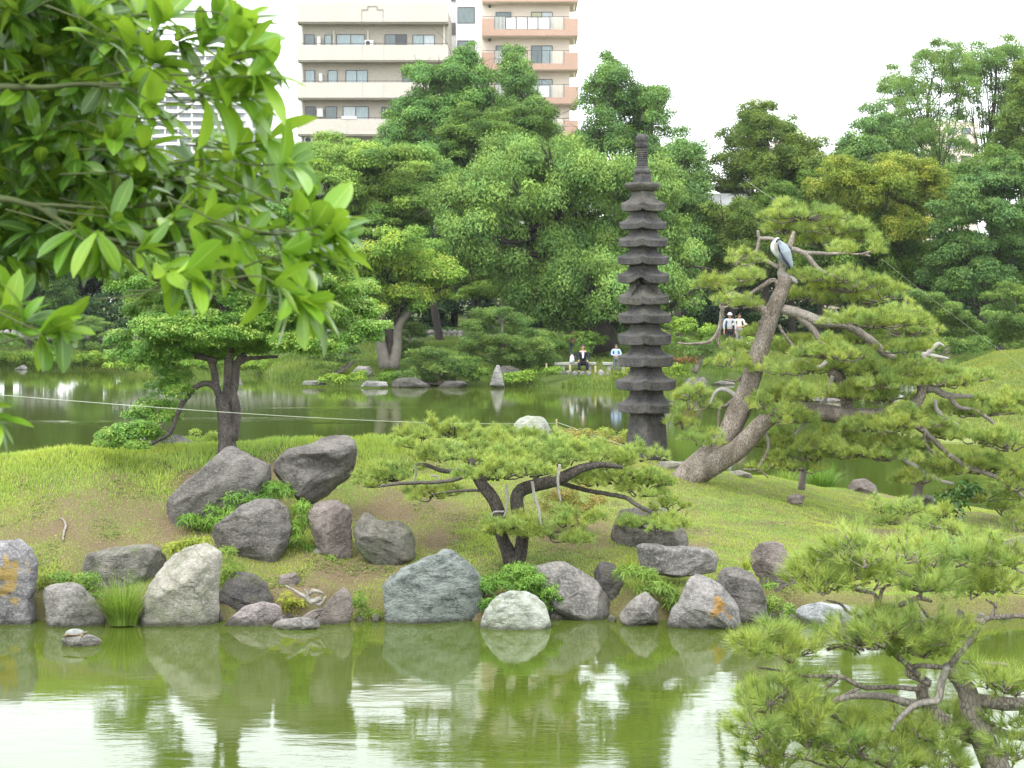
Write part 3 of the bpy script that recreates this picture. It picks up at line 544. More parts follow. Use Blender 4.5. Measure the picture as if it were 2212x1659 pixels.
tall = 1+1.5*np.exp(-((d_-dc)/1.3)**2)*(u_ < 900)+.8*np.clip(fbm(np.stack([u_*.02, d_*2, d_*0], -1), 31, 3), 0, 1)*1.6*(u_ < 1100)
hg = .034*r.uniform(.5, 1.5, n)*tall*(1+.0*g_); lush = np.clip(.35+.5*g_+.25*fbm(np.stack([u_*.008, d_, d_*0], -1), 33, 3), 0, 1)
rn = np.clip(lush*.55+.35*r.random(n)+.12*(r.random(n) < .1), 0, 1)
V, Fc, A = blades(r, u_, d_, z_, hg, .009*r.uniform(.6, 1.4, n)*np.sqrt(tall), rn, .5)
tag(mk('lawn_grass', V, Fc, M_GR, None, False, {'rnd': A}), 'short lime green grass covering the island mound with bare brown patches', 'grass', kind='stuff')
# flat weeds and fallen leaves
n = 42000; d_ = 25.9+9*r.random(n)**1.3; u_ = -60+2260*r.random(n); z_ = isl_z(u_, d_); m = fbm(np.stack([(u_-CX)*d_/F*1.5, d_*1.5, d_*0], -1), 41, 3) > .06
u_, d_, z_ = u_[m], d_[m], z_[m]; I = np.repeat(np.arange(len(u_)), 4); C = np.stack([(u_-CX)*d_/F, d_, z_+.012], -1)[I]; n = len(C)
ax = rdir(r, n)*[1, 1, .3]+[0, 0, .25]; L = r.uniform(.018, .042, n); V, Fq, A = leafs(C, ax, rdir(r, n)*.3+[0, 0, 1], L, L*.45, np.clip(r.random(n)*.6+.4*r.random(len(u_))[I], 0, 1))
tag(mk('ground_cover_weeds', V, [Fq], M_WEED, None, False, {'rnd': A}), 'low rosettes of small leaved weeds spread through the lawn', 'weeds', kind='stuff')
M_LIT = leafmat('fallen_leaf', [(.28, .16, .06), (.45, .36, .13), (.55, .48, .25), (.4, .1, .04)], trans=.1)
n = 9000; u_ = r.normal(330, 170, n); u_[n//2:] = r.normal(1000, 380, n-n//2); d_ = 26+3.5*r.random(n); z_ = isl_z(u_, d_)
V, Fq, A = leafs(np.stack([(u_-CX)*d_/F, d_, z_+.015], -1), rdir(r, n)*[1, 1, .15], rdir(r, n)*.3+[0, 0, 1], .022*r.uniform(.5, 1.4, n), .010*r.uniform(.5, 1.5, n), r.random(n))
tag(mk('leaf_litter', V, [Fq], M_LIT, None, False, {'rnd': A}), 'scattered yellow and brown fallen leaves on the bare soil', 'fallen leaves', kind='stuff')
# blades of the two other lawns, coarser with distance
n = 120000; u_ = 1840+520*r.random(n); d_ = 56+22*r.random(n); z_ = mound_z(u_, d_); k = z_ > .1; u_, d_, z_ = u_[k], d_[k], z_[k]; n = len(u_)
V, Fc, A = blades(r, u_, d_, z_, r.uniform(.04, .12, n), r.uniform(.012, .03, n), r.random(n)*.8, .6)
tag(mk('mound_grass', V, Fc, M_MG, None, False, {'rnd': A}), 'rough yellowish grass on the rounded mound at the right', 'grass', kind='stuff')
n = 200000; u_ = -150+2500*r.random(n); s_ = 26*r.random(n)**1.6; d_ = shore(u_)+s_; z_ = far_z(u_, d_); k = (fbm(np.stack([u_*.01, d_*.4, d_*0], -1), 44, 3) > -.25)&(s_ > .2); u_, d_, z_ = u_[k], d_[k], z_[k]; n = len(u_)
M_FG = leafmat('far_grass_blade', [(.05, .10, .015), (.11, .19, .03), (.2, .28, .05), (.28, .3, .09)], trans=.3, rough=.6)
V, Fc, A = blades(r, u_, d_, z_, r.uniform(.08, .3, n), r.uniform(.02, .05, n), np.clip(r.random(n)*.5+.5*(.5+fbm(np.stack([u_*.01, d_*.3, d_*0], -1), 46, 3)), 0, 1), .6)
tag(mk('far_bank_grass', V, Fc, M_FG, None, False, {'rnd': A}), 'green grass and low growth along the far bank of the pond', 'grass', kind='stuff')
def gbase(u, d): return np.array([(u-CX)*d/F, d, float(isl_z(np.array([u]), np.array([d]))[0])])
def blade_tuft(name, label, x, y, d, w, h, n, L, mat, seed=1, wid=.008, cat='plant', group=None, off=0):
    """arching blades from a crown at picture spot x,y (its foot)"""
    r = rs(seed); k = d/F; VV = []; AA = []; B0 = P(x, y, d); S = 6
    a = r.uniform(0, 2*math.pi, n); rr = np.sqrt(r.random(n))*w*k*.35; B = B0+np.stack([rr*np.cos(a), rr*np.sin(a)*.7, -.02+0*a], -1)
    out = np.stack([np.cos(a), np.sin(a), 0*a], -1)*r.uniform(.15, 1, n)[:, None]; Ln = L*r.uniform(.55, 1.1, n); rn = r.random(n)
    side = nrm(np.cross(out+1e-4, [0, 0, 1.])); P_ = []
    for q in range(S+1):
        t_ = q/S; c = B+out*(Ln*(t_*.35+t_*t_*.45))[:, None]; c[:, 2] += Ln*(t_*1.05-t_*t_*.55*np.linalg.norm(out, axis=1))
        ww = wid*(1-t_**1.6)*.5+.0004; P_ += [c-side*ww, c+side*ww]
    V = np.stack(P_, 1).reshape(-1, 3); i = np.arange(n)[:, None]*(2*S+2); Q = [i+np.array([[2*q, 2*q+1, 2*q+3, 2*q+2]]) for q in range(S)]
    o = mk(name, V, [np.concatenate(Q)], mat, None, False, {'rnd': np.repeat(rn, 2*S+2)}); return tag(o, label, cat, group)
blade_tuft('sedge_clump', 'bright green arching sedge clump in the water between the two pale boulders', 266, 1346, 25.0, 90, 90, 620, .74, M_SEDGE, 3, .011)
blade_tuft('sedge_clump', 'tall dark green sedge clump at the back shore beside the brown squared boulder', 1772, 1062, 39.5, 80, 60, 500, .75, M_SASA, 4, .012)
blade_tuft('sedge_clump', 'paler sedge clump left of the tall dark one at the back shore', 1700, 1050, 39, 60, 40, 200, .5, M_SEDGE, 5, .012)
def plant(name, label, blobs, d, mat, leaf, asp, seed, cat='plant', group=None, **kw):
    r = rs(seed); kw.setdefault('sub', .14); kw.setdefault('jit', .1); kw.setdefault('flat', .7)
    V, A, cs = crown_pts(r, blobs, d, leaf, kw.pop('sub'), kw.pop('flat'), kw.pop('cover', .9), kw.pop('dens', 1.), asp=asp, **kw)
    o = mk(name, V, [np.arange(len(V)).reshape(-1, 4)], mat, None, False, {'rnd': A}); return tag(o, label, cat, group)
GP_ = 'small plants growing between the shore stones'
plant('bamboo_grass', 'dark narrow leaved bamboo grass filling the gap under the big slanting boulder', [(420, 1130, 36, 16), (480, 1105, 50, 18), (545, 1075, 50, 16), (600, 1062, 40, 14), (455, 1125, 40, 14)], 27.6, M_SASA, .11, .14, 11, group=GP_, droop=.5)
plant('bamboo_grass', 'bright bamboo grass between the humped boulder and the brown boulder', [(655, 1105, 22, 20), (650, 1145, 30, 26), (640, 1185, 45, 22), (665, 1205, 30, 16)], 27.0, M_SASA, .10, .14, 12, group=GP_, droop=.4)
plant('bamboo_grass', 'small bamboo grass standing behind the tall pale boulder', [(492, 1200, 18, 22), (505, 1235, 20, 18), (490, 1255, 12, 12)], 25.9, M_SEDGE, .09, .15, 13, group=GP_)
plant('fern', 'yellow green fern behind the tall pale boulder', [(370, 1182, 28, 12), (400, 1172, 24, 10), (430, 1170, 18, 9)], 26.3, M_FERN, .06, .3, 14, group=GP_)
plant('low_shrub', 'fresh green bushy plant above the rounded boulder at the left', [(130, 1252, 30, 12), (175, 1255, 34, 16), (200, 1275, 26, 16)], 25.7, M_SEDGE, .045, .4, 15, group=GP_)
plant('fern', 'short fern between the orange lichen boulder and its neighbour', [(92, 1255, 14, 18)], 25.8, M_FERN, .05, .3, 16, group=GP_)
plant('creeping_plant', 'dense dark green mound of leaves over the round whitish boulder', [(1085, 1262, 48, 26), (1120, 1250, 60, 28), (1165, 1265, 42, 26), (1060, 1300, 22, 18), (1195, 1295, 20, 28), (1110, 1232, 40, 16)], 25.5, M_SASA, .04, .4, 17, group=GP_, sub=.12)
plant('bamboo_grass', 'light green bamboo grass under the long flat boulder', [(1370, 1240, 34, 16), (1420, 1268, 40, 16), (1450, 1290, 20, 26)], 25.6, M_SEDGE, .11, .15, 18, group=GP_)
plant('creeping_plant', 'leafy green weeds right of the purplish grey boulder', [(1665, 1300, 22, 20), (1690, 1318, 30, 16), (1660, 1262, 14, 12)], 25.6, M_SEDGE, .05, .35, 19, group=GP_)
plant('creeping_plant', 'grass and ivy tuft at the foot of the brown upright boulder', [(720, 1205, 24, 10)], 26.9, M_SEDGE, .04, .35, 20, group=GP_)
plant('weed_patch', 'yellowish weeds beside the driftwood', [(640, 1310, 24, 16), (618, 1295, 20, 14)], 25.6, M_FERN, .04, .3, 21, group=GP_)
plant('weed_patch', 'green weeds right of the wedge shaped stone', [(775, 1300, 14, 26), (790, 1325, 24, 8)], 25.5, M_SEDGE, .05, .2, 22, group=GP_)
blade_tuft('bamboo_sprig', 'small upright bamboo sprig on top of the shore stones', 1612, 1228, 25.9, 22, 30, 40, .28, M_FERN, 23, .012, group=GP_)
blade_tuft('bamboo_sprig', 'small upright bamboo sprig left of the long flat boulder', 1362, 1226, 26.2, 22, 30, 40, .26, M_FERN, 24, .012, group=GP_)
M_AZ = leafmat('bronze_shrub_leaf', [(.16, .17, .03), (.30, .30, .05), (.38, .24, .08)], trans=.2)
plant('azalea_shrub', 'low shrub with reddish brown and yellow leaves behind the small pine', [(1210, 1095, 50, 34), (1260, 1075, 45, 30), (1240, 1115, 50, 24)], 28.6, M_AZ, .035, .45, 25, cat='shrub', cover=.6)
plant('azalea_shrub', 'flat yellowish shrub left of the pagoda foot', [(1240, 945, 60, 16), (1300, 955, 50, 16)], 36.3, M_AZ, .05, .45, 26, cat='shrub')
plant('azalea_shrub', 'small green shrub leaning on the pagoda foot', [(1330, 950, 36, 22), (1345, 975, 24, 22)], 36.6, M_FERN, .05, .4, 27, cat='shrub')
plant('azalea_shrub', 'rounded bright green shrub behind the light grey rock', [(430, 948, 44, 16), (455, 955, 26, 12)], 32.3, M_SEDGE, .04, .4, 28, cat='shrub')
plant('azalea_shrub', 'low green shrub peeping out left of the light grey rock', [(375, 962, 30, 14)], 32.0, M_SEDGE, .04, .4, 29, cat='shrub')
M_BROAD = leafmat('broad_dark_leaf', [(.03, .07, .02), (.06, .12, .03), (.10, .2, .04)], trans=.15, rough=.3)
plant('broadleaf_shrub', 'dark glossy broad leaved shrub under the right end of the big pine', [(2060, 1085, 40, 34), (2050, 1120, 44, 28), (2090, 1060, 30, 22)], 33.5, M_BROAD, .09, .65, 30, cat='shrub', cover=.6)
plant('broadleaf_shrub', 'creeping broad leaved plant on the slope at the right edge', [(2110, 1170, 60, 12), (2080, 1190, 50, 10)], 29.5, M_BROAD, .08, .65, 31, cat='shrub', cover=.5)
# ---------------------------------------------------------------- stone pagoda
M_PAG = rockmat('pagoda_stone', (.038, .036, .037), (.078, .074, .074), (.16, .155, .14), .25, bump=.5, sc=1.2, moss=(.11, .10, .07))
M_PAG2 = rockmat('pagoda_stone_light', (.05, .047, .044), (.10, .094, .085), (.18, .17, .14), .3, bump=.5, sc=1.2, moss=(.12, .12, .08))
PD = 36.; pk = PD/F
pag = empty('stone_pagoda', P(1396, 1003, PD), 'tall dark stone pagoda of eleven stacked curved roofs with a ringed finial', 'pagoda')
def sq_loft(rows, cx, lift=None, n=10, rot=math.radians(-5), round_=.07):
    """rows: (half diagonal px, row y px, corner rise px); square plan, one corner turned to the viewer"""
    out = []; m = 4*n; s = np.arange(m)/n; side = s.astype(int); f = s-side
    cr = np.array([[1, 0], [0, 1], [-1, 0], [0, -1]], float); a = cr[side]; b = cr[(side+1) % 4]; xy = a*(1-f[:, None])+b*f[:, None]
    lf = np.abs(f-.5)*2; lf = lf**4; nr = np.hypot(xy[:, 0], xy[:, 1]); rr = 1-round_*np.clip((nr-.86)/.14, 0, 1)**2
    c_, s_ = math.cos(rot), math.sin(rot); X = (xy[:, 0]*c_-xy[:, 1]*s_)*rr; Y = (xy[:, 0]*s_+xy[:, 1]*c_)*rr
    for (w, y, up) in rows:
        z = np.full(m, H-(y-HOR)*pk)+lf*up*pk; out.append(np.stack([(cx-CX)*pk+X*w*pk*1.03, PD+Y*w*pk*1.03, z], -1))
    V = np.concatenate(out); k = len(rows); i = np.arange(k-1)[:, None]*m; j = np.arange(m)[None]; j2 = (j+1) % m
    Q = np.stack([i+j, i+m+j, i+m+j2, i+j2], -1).reshape(-1, 4); c0 = out[0].mean(0); c1 = out[-1].mean(0); V = np.vstack([V, [c0, c1]]); q0 = len(V)-2
    return V, Q, np.array([(q0, j_, (j_+1) % m) for j_ in range(m)]+[(q0+1, (k-1)*m+(j_+1) % m, (k-1)*m+j_) for j_ in range(m)])
# eave half width, eave top row, eave bottom row, neck half width, row where the roof starts
TIER = [(50, 441, 456, 25, 413, 1389), (53, 482, 495, 30, 457, 1389), (56, 518, 533, 31, 497, 1389.5), (58, 556, 571, 31, 535, 1389.5), (58, 594, 611, 32, 573, 1390), (57, 640, 656, 32, 613, 1391),
        (60, 680, 697, 34, 659, 1392.5), (60, 724, 744, 33, 700, 1393.5), (62, 770, 791, 34, 746, 1395), (68, 822, 841, 36, 794, 1395.5), (65, 872, 890, 37, 843, 1396.5)]
for q, (w, yt, yb, nk, y0, cx) in enumerate(TIER):
    h = yt-y0; rows = [(nk, y0, 0), (nk+.5, y0+h*.12, 0), (nk+(w-nk)*.06, y0+h*.36, .0), (nk+(w-nk)*.22, y0+h*.60, .6), (nk+(w-nk)*.52, y0+h*.84, 1.5), (w-3, yt+1, 4), (w-.8, yt+1.5, 4.5), (w, yt+3, 4.5), (w-.6, yb, 4.5), (w-2.5, yb+1.5, 4), (nk+8, yb-1.5, 1), (nk-1, yb-2.5, 0)]
    nx = TIER[q+1][3] if q < 10 else 38; rows.append((nx-2, yb+4, 0))
    V, Q, T = sq_loft(rows, cx); dv = V-V.mean(0)
    V = V+nrm(dv)*(fbm(V*5, 60+q, 4)*.012)[:, None]
    if q == 4:                                            # chipped front corner
        f = np.exp(-(((V[:, 0]-(1380-CX)*pk)/.12)**2))*(V[:, 1] < PD-.2)*(V[:, 2] < H-(yt-HOR)*pk+.08); V[:, 1] += f*.16; V[:, 2] += f*.09
    if q == 5:
        f = np.exp(-(((V[:, 0]-(1384-CX)*pk)/.2)**2))*(V[:, 1] < PD-.15); V[:, 1] += f*.12; V[:, 2] -= f*.03
    mk('roof_tier', V, [Q, T], M_PAG2 if q in (0, 5) else M_PAG, pag, False)
V, Q, T = sq_loft([(37, 886, 0), (39, 894, 0), (41, 905, 0), (43, 930, 0), (45, 965, 0), (47, 1000, 0), (47, 1012, 0)], 1398, round_=.06)
V = V+nrm(V-V.mean(0))*(fbm(V*4, 90, 5)*.03)[:, None]; mk('base_block', V, [Q, T], M_PAG, pag, False)
V, Q, T = sq_loft([(20, 376, 0), (21, 396, 0)], 1387.5); mk('finial_block', V, [Q, T], M_PAG, pag)
def lathe(name, prof, cx, mat, parent, n=24, petals=0, amp=0):
    th = np.linspace(0, 2*math.pi, n, endpoint=False); L = []
    for (w, y) in prof:
        ww = w*(1+amp*np.cos(th*petals)) if petals else w*np.ones(n)
        L.append(np.stack([(cx-CX)*pk+np.cos(th)*ww*pk, PD+np.sin(th)*ww*pk, np.full(n, H-(y-HOR)*pk)], -1))
    V = np.concatenate(L); k = len(prof); i = np.arange(k-1)[:, None]*n; j = np.arange(n)[None]; j2 = (j+1) % n
    return mk(name, V, [np.stack([i+j, i+n+j, i+n+j2, i+j2], -1).reshape(-1, 4)], mat, parent, True)
lathe('lotus_plate', [(0, 395), (35, 395.5), (38, 398), (38, 401), (35, 406), (29, 411), (24, 413.5), (0, 413.6)], 1388, M_PAG2, pag, 32, 8, .03)
sh = [(0, 376), (16, 376.2), (18, 372), (18, 368), (15, 365.5), (13, 364)]
for q in range(9): y = 362-q*4.6; sh += [(13.2-q*.18, y), (13.2-q*.18, y-2.4), (12.1-q*.18, y-2.8), (12.1-q*.18, y-4.3)]
sh += [(12, 319.5), (14, 318), (14.5, 314), (14.5, 311), (12, 309), (11.5, 308), (14, 305), (14, 297), (12, 292.5), (7, 290), (0, 289.3)]
lathe('ringed_finial', sh, 1387.3, M_PAG, pag)
# ---------------------------------------------------------------- pines
NEEDLE = leafmat('pine_needle', [(.11, .17, .04), (.24, .33, .075), (.39, .485, .12), (.55, .62, .20)], trans=.22, rough=.5, spec=.3, old=(.26, .16, .06), vs_=2.)
NEEDLE2 = leafmat('pine_needle_dark', [(.06, .11, .03), (.12, .20, .05), (.2, .29, .08), (.28, .38, .11)], trans=.22, rough=.5)
BARK = barkmat('pine_bark', (.15, .125, .10), (.32, .275, .23)); BARKD = barkmat('dark_bark', (.05, .042, .036), (.11, .095, .08))
def finish_pine(name, label, base, padl, d, mb, mat, bark, seed, dens, n, L, w, group=None, twmb=True, **kw):
    r = rs(seed); e = empty(name, base, label, 'pine tree', group)
    V, T, A = pads(r, padl, d, dens, n, L, w, mb if twmb else None, **kw)
    mk('needles', V, [T], mat, e, False, {'rnd': A}); mb.build('trunk', bark, e, True); return e
# the big leaning pine
BP = 34.5; mb = MB()
tubeD(mb, [(1462, 1056), (1497, 1016), (1533, 985), (1568, 945), (1595, 890), (1622, 820), (1645, 745), (1668, 675), (1690, 625), (1697, 598)], [30, 28, 26, 25, 24, 21, 19, 18, 16, 15], BP, 16, 2, .14)
tubeD(mb, [(1480, 1046, -.1), (1545, 1002, -.3), (1600, 965, -.4), (1640, 920, -.5), (1680, 892, -.5), (1730, 886, -.5), (1790, 893, -.5), (1850, 900, -.5), (1920, 896, -.6), (1970, 878, -.7), (1990, 852, -.7), (1990, 832, -.7)], [22, 23, 22, 19, 17, 17, 18, 18, 14, 13, 11, 10], BP, 16, 3, .14)
tubeD(mb, [(1697, 603), (1688, 590), (1690, 570), (1683, 550)], [14, 9, 8, 6], BP, 8, 4, .3, rnd=.45)
tubeD(mb, [(1690, 600), (1712, 603), (1722, 612)], [7, 7, 4], BP, 8, 4, .3, rnd=.9)
for pts, rad, rn in [
 ([(1682, 578), (1645, 560), (1626, 567), (1620, 590)], [5, 4, 3, 2], .4), ([(1637, 497), (1641, 514), (1668, 517), (1705, 536), (1735, 546), (1750, 560), (1772, 585), (1821, 604)], [3, 4, 5, 6, 6, 6, 5, 3], .2),
 ([(1641, 514), (1632, 545), (1604, 562)], [4, 4, 2], .2), ([(1735, 546), (1790, 548), (1829, 547), (1880, 553)], [5, 4, 3, 2], .2), ([(1705, 536), (1712, 512), (1716, 500)], [7, 5, 3], .2),
 ([(1688, 640), (1682, 620), (1671, 605), (1645, 619), (1611, 642)], [7, 7, 6, 5, 3], 0), ([(1665, 680), (1637, 663), (1592, 638), (1570, 642), (1559, 676), (1555, 706), (1536, 736), (1495, 743), (1463, 741)], [12, 10, 7, 6, 5, 5, 4, 3, 2], .1),
 ([(1555, 706), (1552, 735), (1556, 755)], [4, 3, 2], 0), ([(1640, 700), (1656, 690), (1640, 668)], [7, 6, 4], .1), ([(1680, 672), (1701, 668), (1731, 688), (1757, 713), (1776, 740), (1795, 762)], [10, 9, 8, 8, 7, 5], .2),
 ([(1690, 668), (1742, 683), (1772, 696), (1832, 704), (1866, 725), (1889, 742), (1907, 762), (1937, 777), (1997, 792)], [12, 12, 12, 10, 9, 9, 9, 8, 5], .25), ([(1937, 777), (1905, 786), (1880, 795)], [6, 5, 3], .9),
 ([(1997, 772), (2010, 757), (2028, 742), (2040, 750)], [5, 6, 4, 2], .9), ([(2010, 790), (1997, 772), (1995, 765), (2020, 770), (2050, 775)], [4, 5, 5, 5, 2], .9), ([(1682, 702), (1701, 732), (1727, 758), (1760, 770)], [4, 3, 3, 1.5], 0),
 ([(1840, 905), (1832, 895), (1829, 865), (1825, 838), (1812, 815), (1793, 802)], [19, 15, 13, 13, 15, 11], 0), ([(1799, 812, -.3), (1787, 848, -.3), (1776, 878, -.4), (1742, 912, -.4), (1714, 940, -.4)], [5, 4, 4, 4, 2], .85), ([(1776, 878, -.4), (1789, 912, -.4)], [4, 3], .85),
 ([(1787, 783), (1775, 792), (1757, 792), (1727, 777), (1694, 785)], [7, 6, 5, 4, 2], .95), ([(1757, 792), (1731, 807), (1727, 830)], [4, 3, 2], .95), ([(2000, 842, -.6), (2020, 841, -.6), (2042, 854, -.6), (2102, 856, -.6)], [9, 8, 8, 4], .3), ([(2022, 845, -.6), (2027, 830, -.6), (2018, 818, -.6)], [6, 5, 4], .3),
 ([(2050, 852, -.6), (2069, 878, -.6), (2114, 890, -.5), (2162, 927, -.5), (2207, 961, -.5)], [6, 5, 4, 4, 2], .15), ([(1955, 895, -.6), (1970, 912, -.6), (2001, 935, -.6), (2027, 961, -.6), (2048, 982, -.6)], [9, 8, 7, 6, 4], .2),
 ([(2020, 863, -.6), (2027, 890, -.6), (2069, 918, -.6)], [4, 5, 4], .9), ([(1998, 931, -.7), (1998, 955, -.7), (2016, 980, -.7), (2034, 990, -.7)], [3, 3, 3, 2], 0), ([(1600, 880), (1592, 858), (1566, 842), (1547, 846), (1532, 874)], [7, 6, 5, 4, 3], .9),
 ([(1585, 862), (1570, 875), (1555, 882), (1552, 915), (1548, 940)], [4, 4, 3, 3, 2], .1), ([(1630, 780), (1622, 794), (1592, 822), (1565, 820)], [5, 4, 3, 2], 0), ([(1650, 915, -.5), (1655, 940, -.5), (1660, 968, -.5), (1637, 1010, -.5), (1605, 1014, -.5)], [5, 4, 4, 4, 2], .1), ([(1637, 1010, -.5), (1660, 1032, -.5)], [3, 2], .1),
 ([(1937, 983, -.8), (1971, 1004, -.8), (2020, 1034, -.8), (2060, 1045, -.8)], [6, 6, 5, 3], .9), ([(2048, 982, -.8), (2090, 1010, -.8), (2150, 1030, -.8), (2220, 1080, -.8)], [6, 5, 5, 3], .2), ([(1850, 800), (1900, 840), (1950, 850)], [4, 3, 2], .8), ([(1900, 820), (1925, 850), (1905, 862)], [4, 4, 2], .85)]:
    tubeD(mb, pts, rad, BP, 7, 5, .2, .012, rn)
PADS = [(1735, 466, 85, 24, .8), (1800, 495, 80, 28), (1845, 538, 50, 24), (1690, 498, 50, 18, 1.5), (1770, 520, 60, 22, 1.2), (1870, 515, 30, 18), (1590, 565, 45, 20), (1575, 620, 55, 22), (1556, 655, 38, 24), (1610, 600, 30, 14), (1630, 590, 26, 12, .8), (1795, 600, 70, 24), (1850, 618, 80, 28), (1905, 640, 55, 24), (1825, 652, 70, 20), (1745, 640, 50, 18), (1728, 598, 22, 12, 1.2),
 (1890, 695, 100, 26), (1820, 700, 70, 20), (1960, 715, 80, 26), (1860, 735, 60, 16), (2020, 745, 60, 22), (1950, 755, 50, 16), (1600, 660, 30, 14), (1640, 720, 30, 14), (1715, 755, 60, 18), (1600, 755, 45, 16), (1570, 785, 45, 16), (1690, 800, 60, 18), (1760, 800, 60, 16), (1800, 765, 80, 20), (1850, 800, 70, 18), (1960, 805, 90, 20), (1900, 830, 60, 16), (2040, 825, 70, 20), (2110, 815, 45, 16), (2120, 885, 80, 26), (2190, 870, 60, 26), (2060, 890, 50, 18),
 (1490, 875, 45, 30), (1478, 915, 42, 30), (1510, 950, 45, 26), (1490, 850, 36, 16), (1700, 858, 60, 20), (1660, 878, 40, 16), (1690, 905, 60, 20, -.9), (1750, 850, 60, 18), (1850, 855, 60, 20), (1905, 860, 60, 20), (1950, 912, 90, 18, -1.), (1880, 925, 60, 14, -1), (1800, 960, 100, 24), (1745, 985, 75, 22), (1850, 975, 70, 24), (1905, 985, 70, 22), (1680, 960, 50, 18), (1720, 1010, 50, 14), (1650, 1010, 50, 12),
 (1990, 905, 50, 18), (2050, 940, 60, 20), (2110, 945, 70, 24), (2180, 960, 60, 30), (2010, 965, 40, 14), (1990, 1035, 60, 20), (2060, 1010, 80, 26), (2130, 1010, 70, 26), (2190, 1040, 60, 40), (2170, 1100, 60, 40), (2120, 1070, 60, 26), (1920, 960, 50, 16, -1), (2200, 1140, 40, 26)]
pe = finish_pine('leaning_pine', 'big leaning pine with cracked bark, two spreading trunks and pale dead branches', P(1490, 1020, BP), [(a, b, c*1.05, h*1.35)+tuple(o) for a, b, c, h, *o in PADS], BP, mb, NEEDLE, BARK, 5, 8.5, 32, .13, .0068, jit=1.3, tw=.008, twigs=.15, low=.2)
# wooden props under its long limb
M_POST = plain('weathered_post', (.24, .21, .19), .85, .25, 8, .5)
for (x0, y0, x1, y1, w, dd, lab) in [(1731, 1058, 1740, 948, 8, 35.5, 'grey wooden prop under the middle of the big pine limb'), (1975, 1100, 2003, 935, 11, 34.5, 'thick grey wooden prop under the right end of the big pine limb'), (1890, 990, 1908, 915, 9, 35.3, 'short pale prop leaning under the big pine limb')]:
    m_ = MB(); tubeD(m_, [(x0, y0), ((x0+x1)/2+2, (y0+y1)/2), (x1, y1)], [w, w*.9, w*.8], dd, 9, 7, .08); o = m_.build('wooden_prop', M_POST, None, True); tag(o, lab, 'post', 'props under the big pine')
# pine lowest in the right corner of the island
mb = MB()
for pts, rad in [([(2020, 1210), (2028, 1180), (2035, 1165), (2030, 1140)], [7, 6, 5, 4]), ([(2030, 1140), (1990, 1132), (1960, 1128)], [4, 3, 2]), ([(2030, 1145), (2065, 1135), (2075, 1115)], [4, 3, 2])]: tubeD(mb, pts, rad, 28.5, 7, 5, .2, .01, .3)
finish_pine('young_pine', 'small bright pine on the slope above the foreground pine', P(2020, 1210, 28.5), [(1960, 1105, 60, 18), (1900, 1098, 34, 12), (2000, 1135, 60, 18), (2040, 1110, 40, 18), (1930, 1130, 40, 12), (2060, 1150, 40, 16)], 28.5, mb, NEEDLE, BARKD, 6, 5, 30, .12, .006, jit=.6)
# the small pine with a forked trunk
SP = 26.6; mb = MB()
tubeD(mb, [(1112, 1232), (1107, 1217), (1090, 1174), (1081, 1149), (1077, 1108), (1066, 1078), (1044, 1050), (1025, 1020), (1015, 990)], [21, 19, 14, 13, 14, 14, 13, 10, 7], SP, 12, 3, .12)
tubeD(mb, [(1112, 1232), (1117, 1217), (1127, 1179), (1128, 1149), (1121, 1112), (1116, 1078), (1126, 1058), (1149, 1050), (1186, 1042), (1220, 1030), (1254, 1012), (1300, 1004), (1345, 1010)], [20, 17, 14, 13, 15, 14, 15, 14, 14, 13, 10, 7, 4], SP, 12, 4, .12)
for pts, rad, rn in [([(1015, 1020, .3), (991, 1018, .3), (954, 1016, .3), (920, 1004, .3), (898, 1004, .3)], [6, 6, 5, 4, 3], .1), ([(1030, 1010, 1), (1066, 974, 1), (1104, 952, 1)], [6, 5, 3], .1), ([(898, 1004, .3), (898, 1025, .3), (895, 1044, .3)], [2.5, 2.5, 1.5], .9), ([(930, 1028, .2), (945, 1030, .2), (950, 1048, .2)], [2, 2.5, 2], .9),
 ([(1149, 1040, -.4), (1156, 1077, -.4), (1164, 1103, -.4), (1168, 1134, -.4)], [3.5, 3.5, 3, 2.5], .9), ([(1209, 1003, -.4), (1205, 1043, -.4), (1211, 1083, -.4)], [3, 3, 2], .9), ([(1093, 1047, -.3), (1096, 1077, -.3), (1089, 1118, -.3)], [2.6, 2.6, 2], .9), ([(1089, 1105, -.3), (1068, 1106, -.3), (1060, 1118, -.3)], [2.2, 2, 1.5], .9),
 ([(1200, 1040, .4), (1270, 1060, .4), (1344, 1073, .2), (1378, 1092, 0), (1411, 1107, 0), (1440, 1112, 0)], [6, 5, 5, 5, 4, 2], .1), ([(1000, 1030), (960, 1040), (860, 1045), (815, 1052)], [5, 4, 4, 2], .1), ([(1066, 1060), (1000, 1060), (930, 1068)], [4, 3, 2], .1), ([(1127, 1165), (1170, 1150), (1230, 1150)], [4, 3, 2], .1), ([(1085, 1160), (1060, 1150), (1040, 1148)], [3, 3, 2], .1), ([(1150, 1045, .8), (1180, 1000, 1), (1200, 970, 1)], [6, 5, 3], .1)]:
    tubeD(mb, pts, rad, SP, 7, 6, .2, .01, rn)
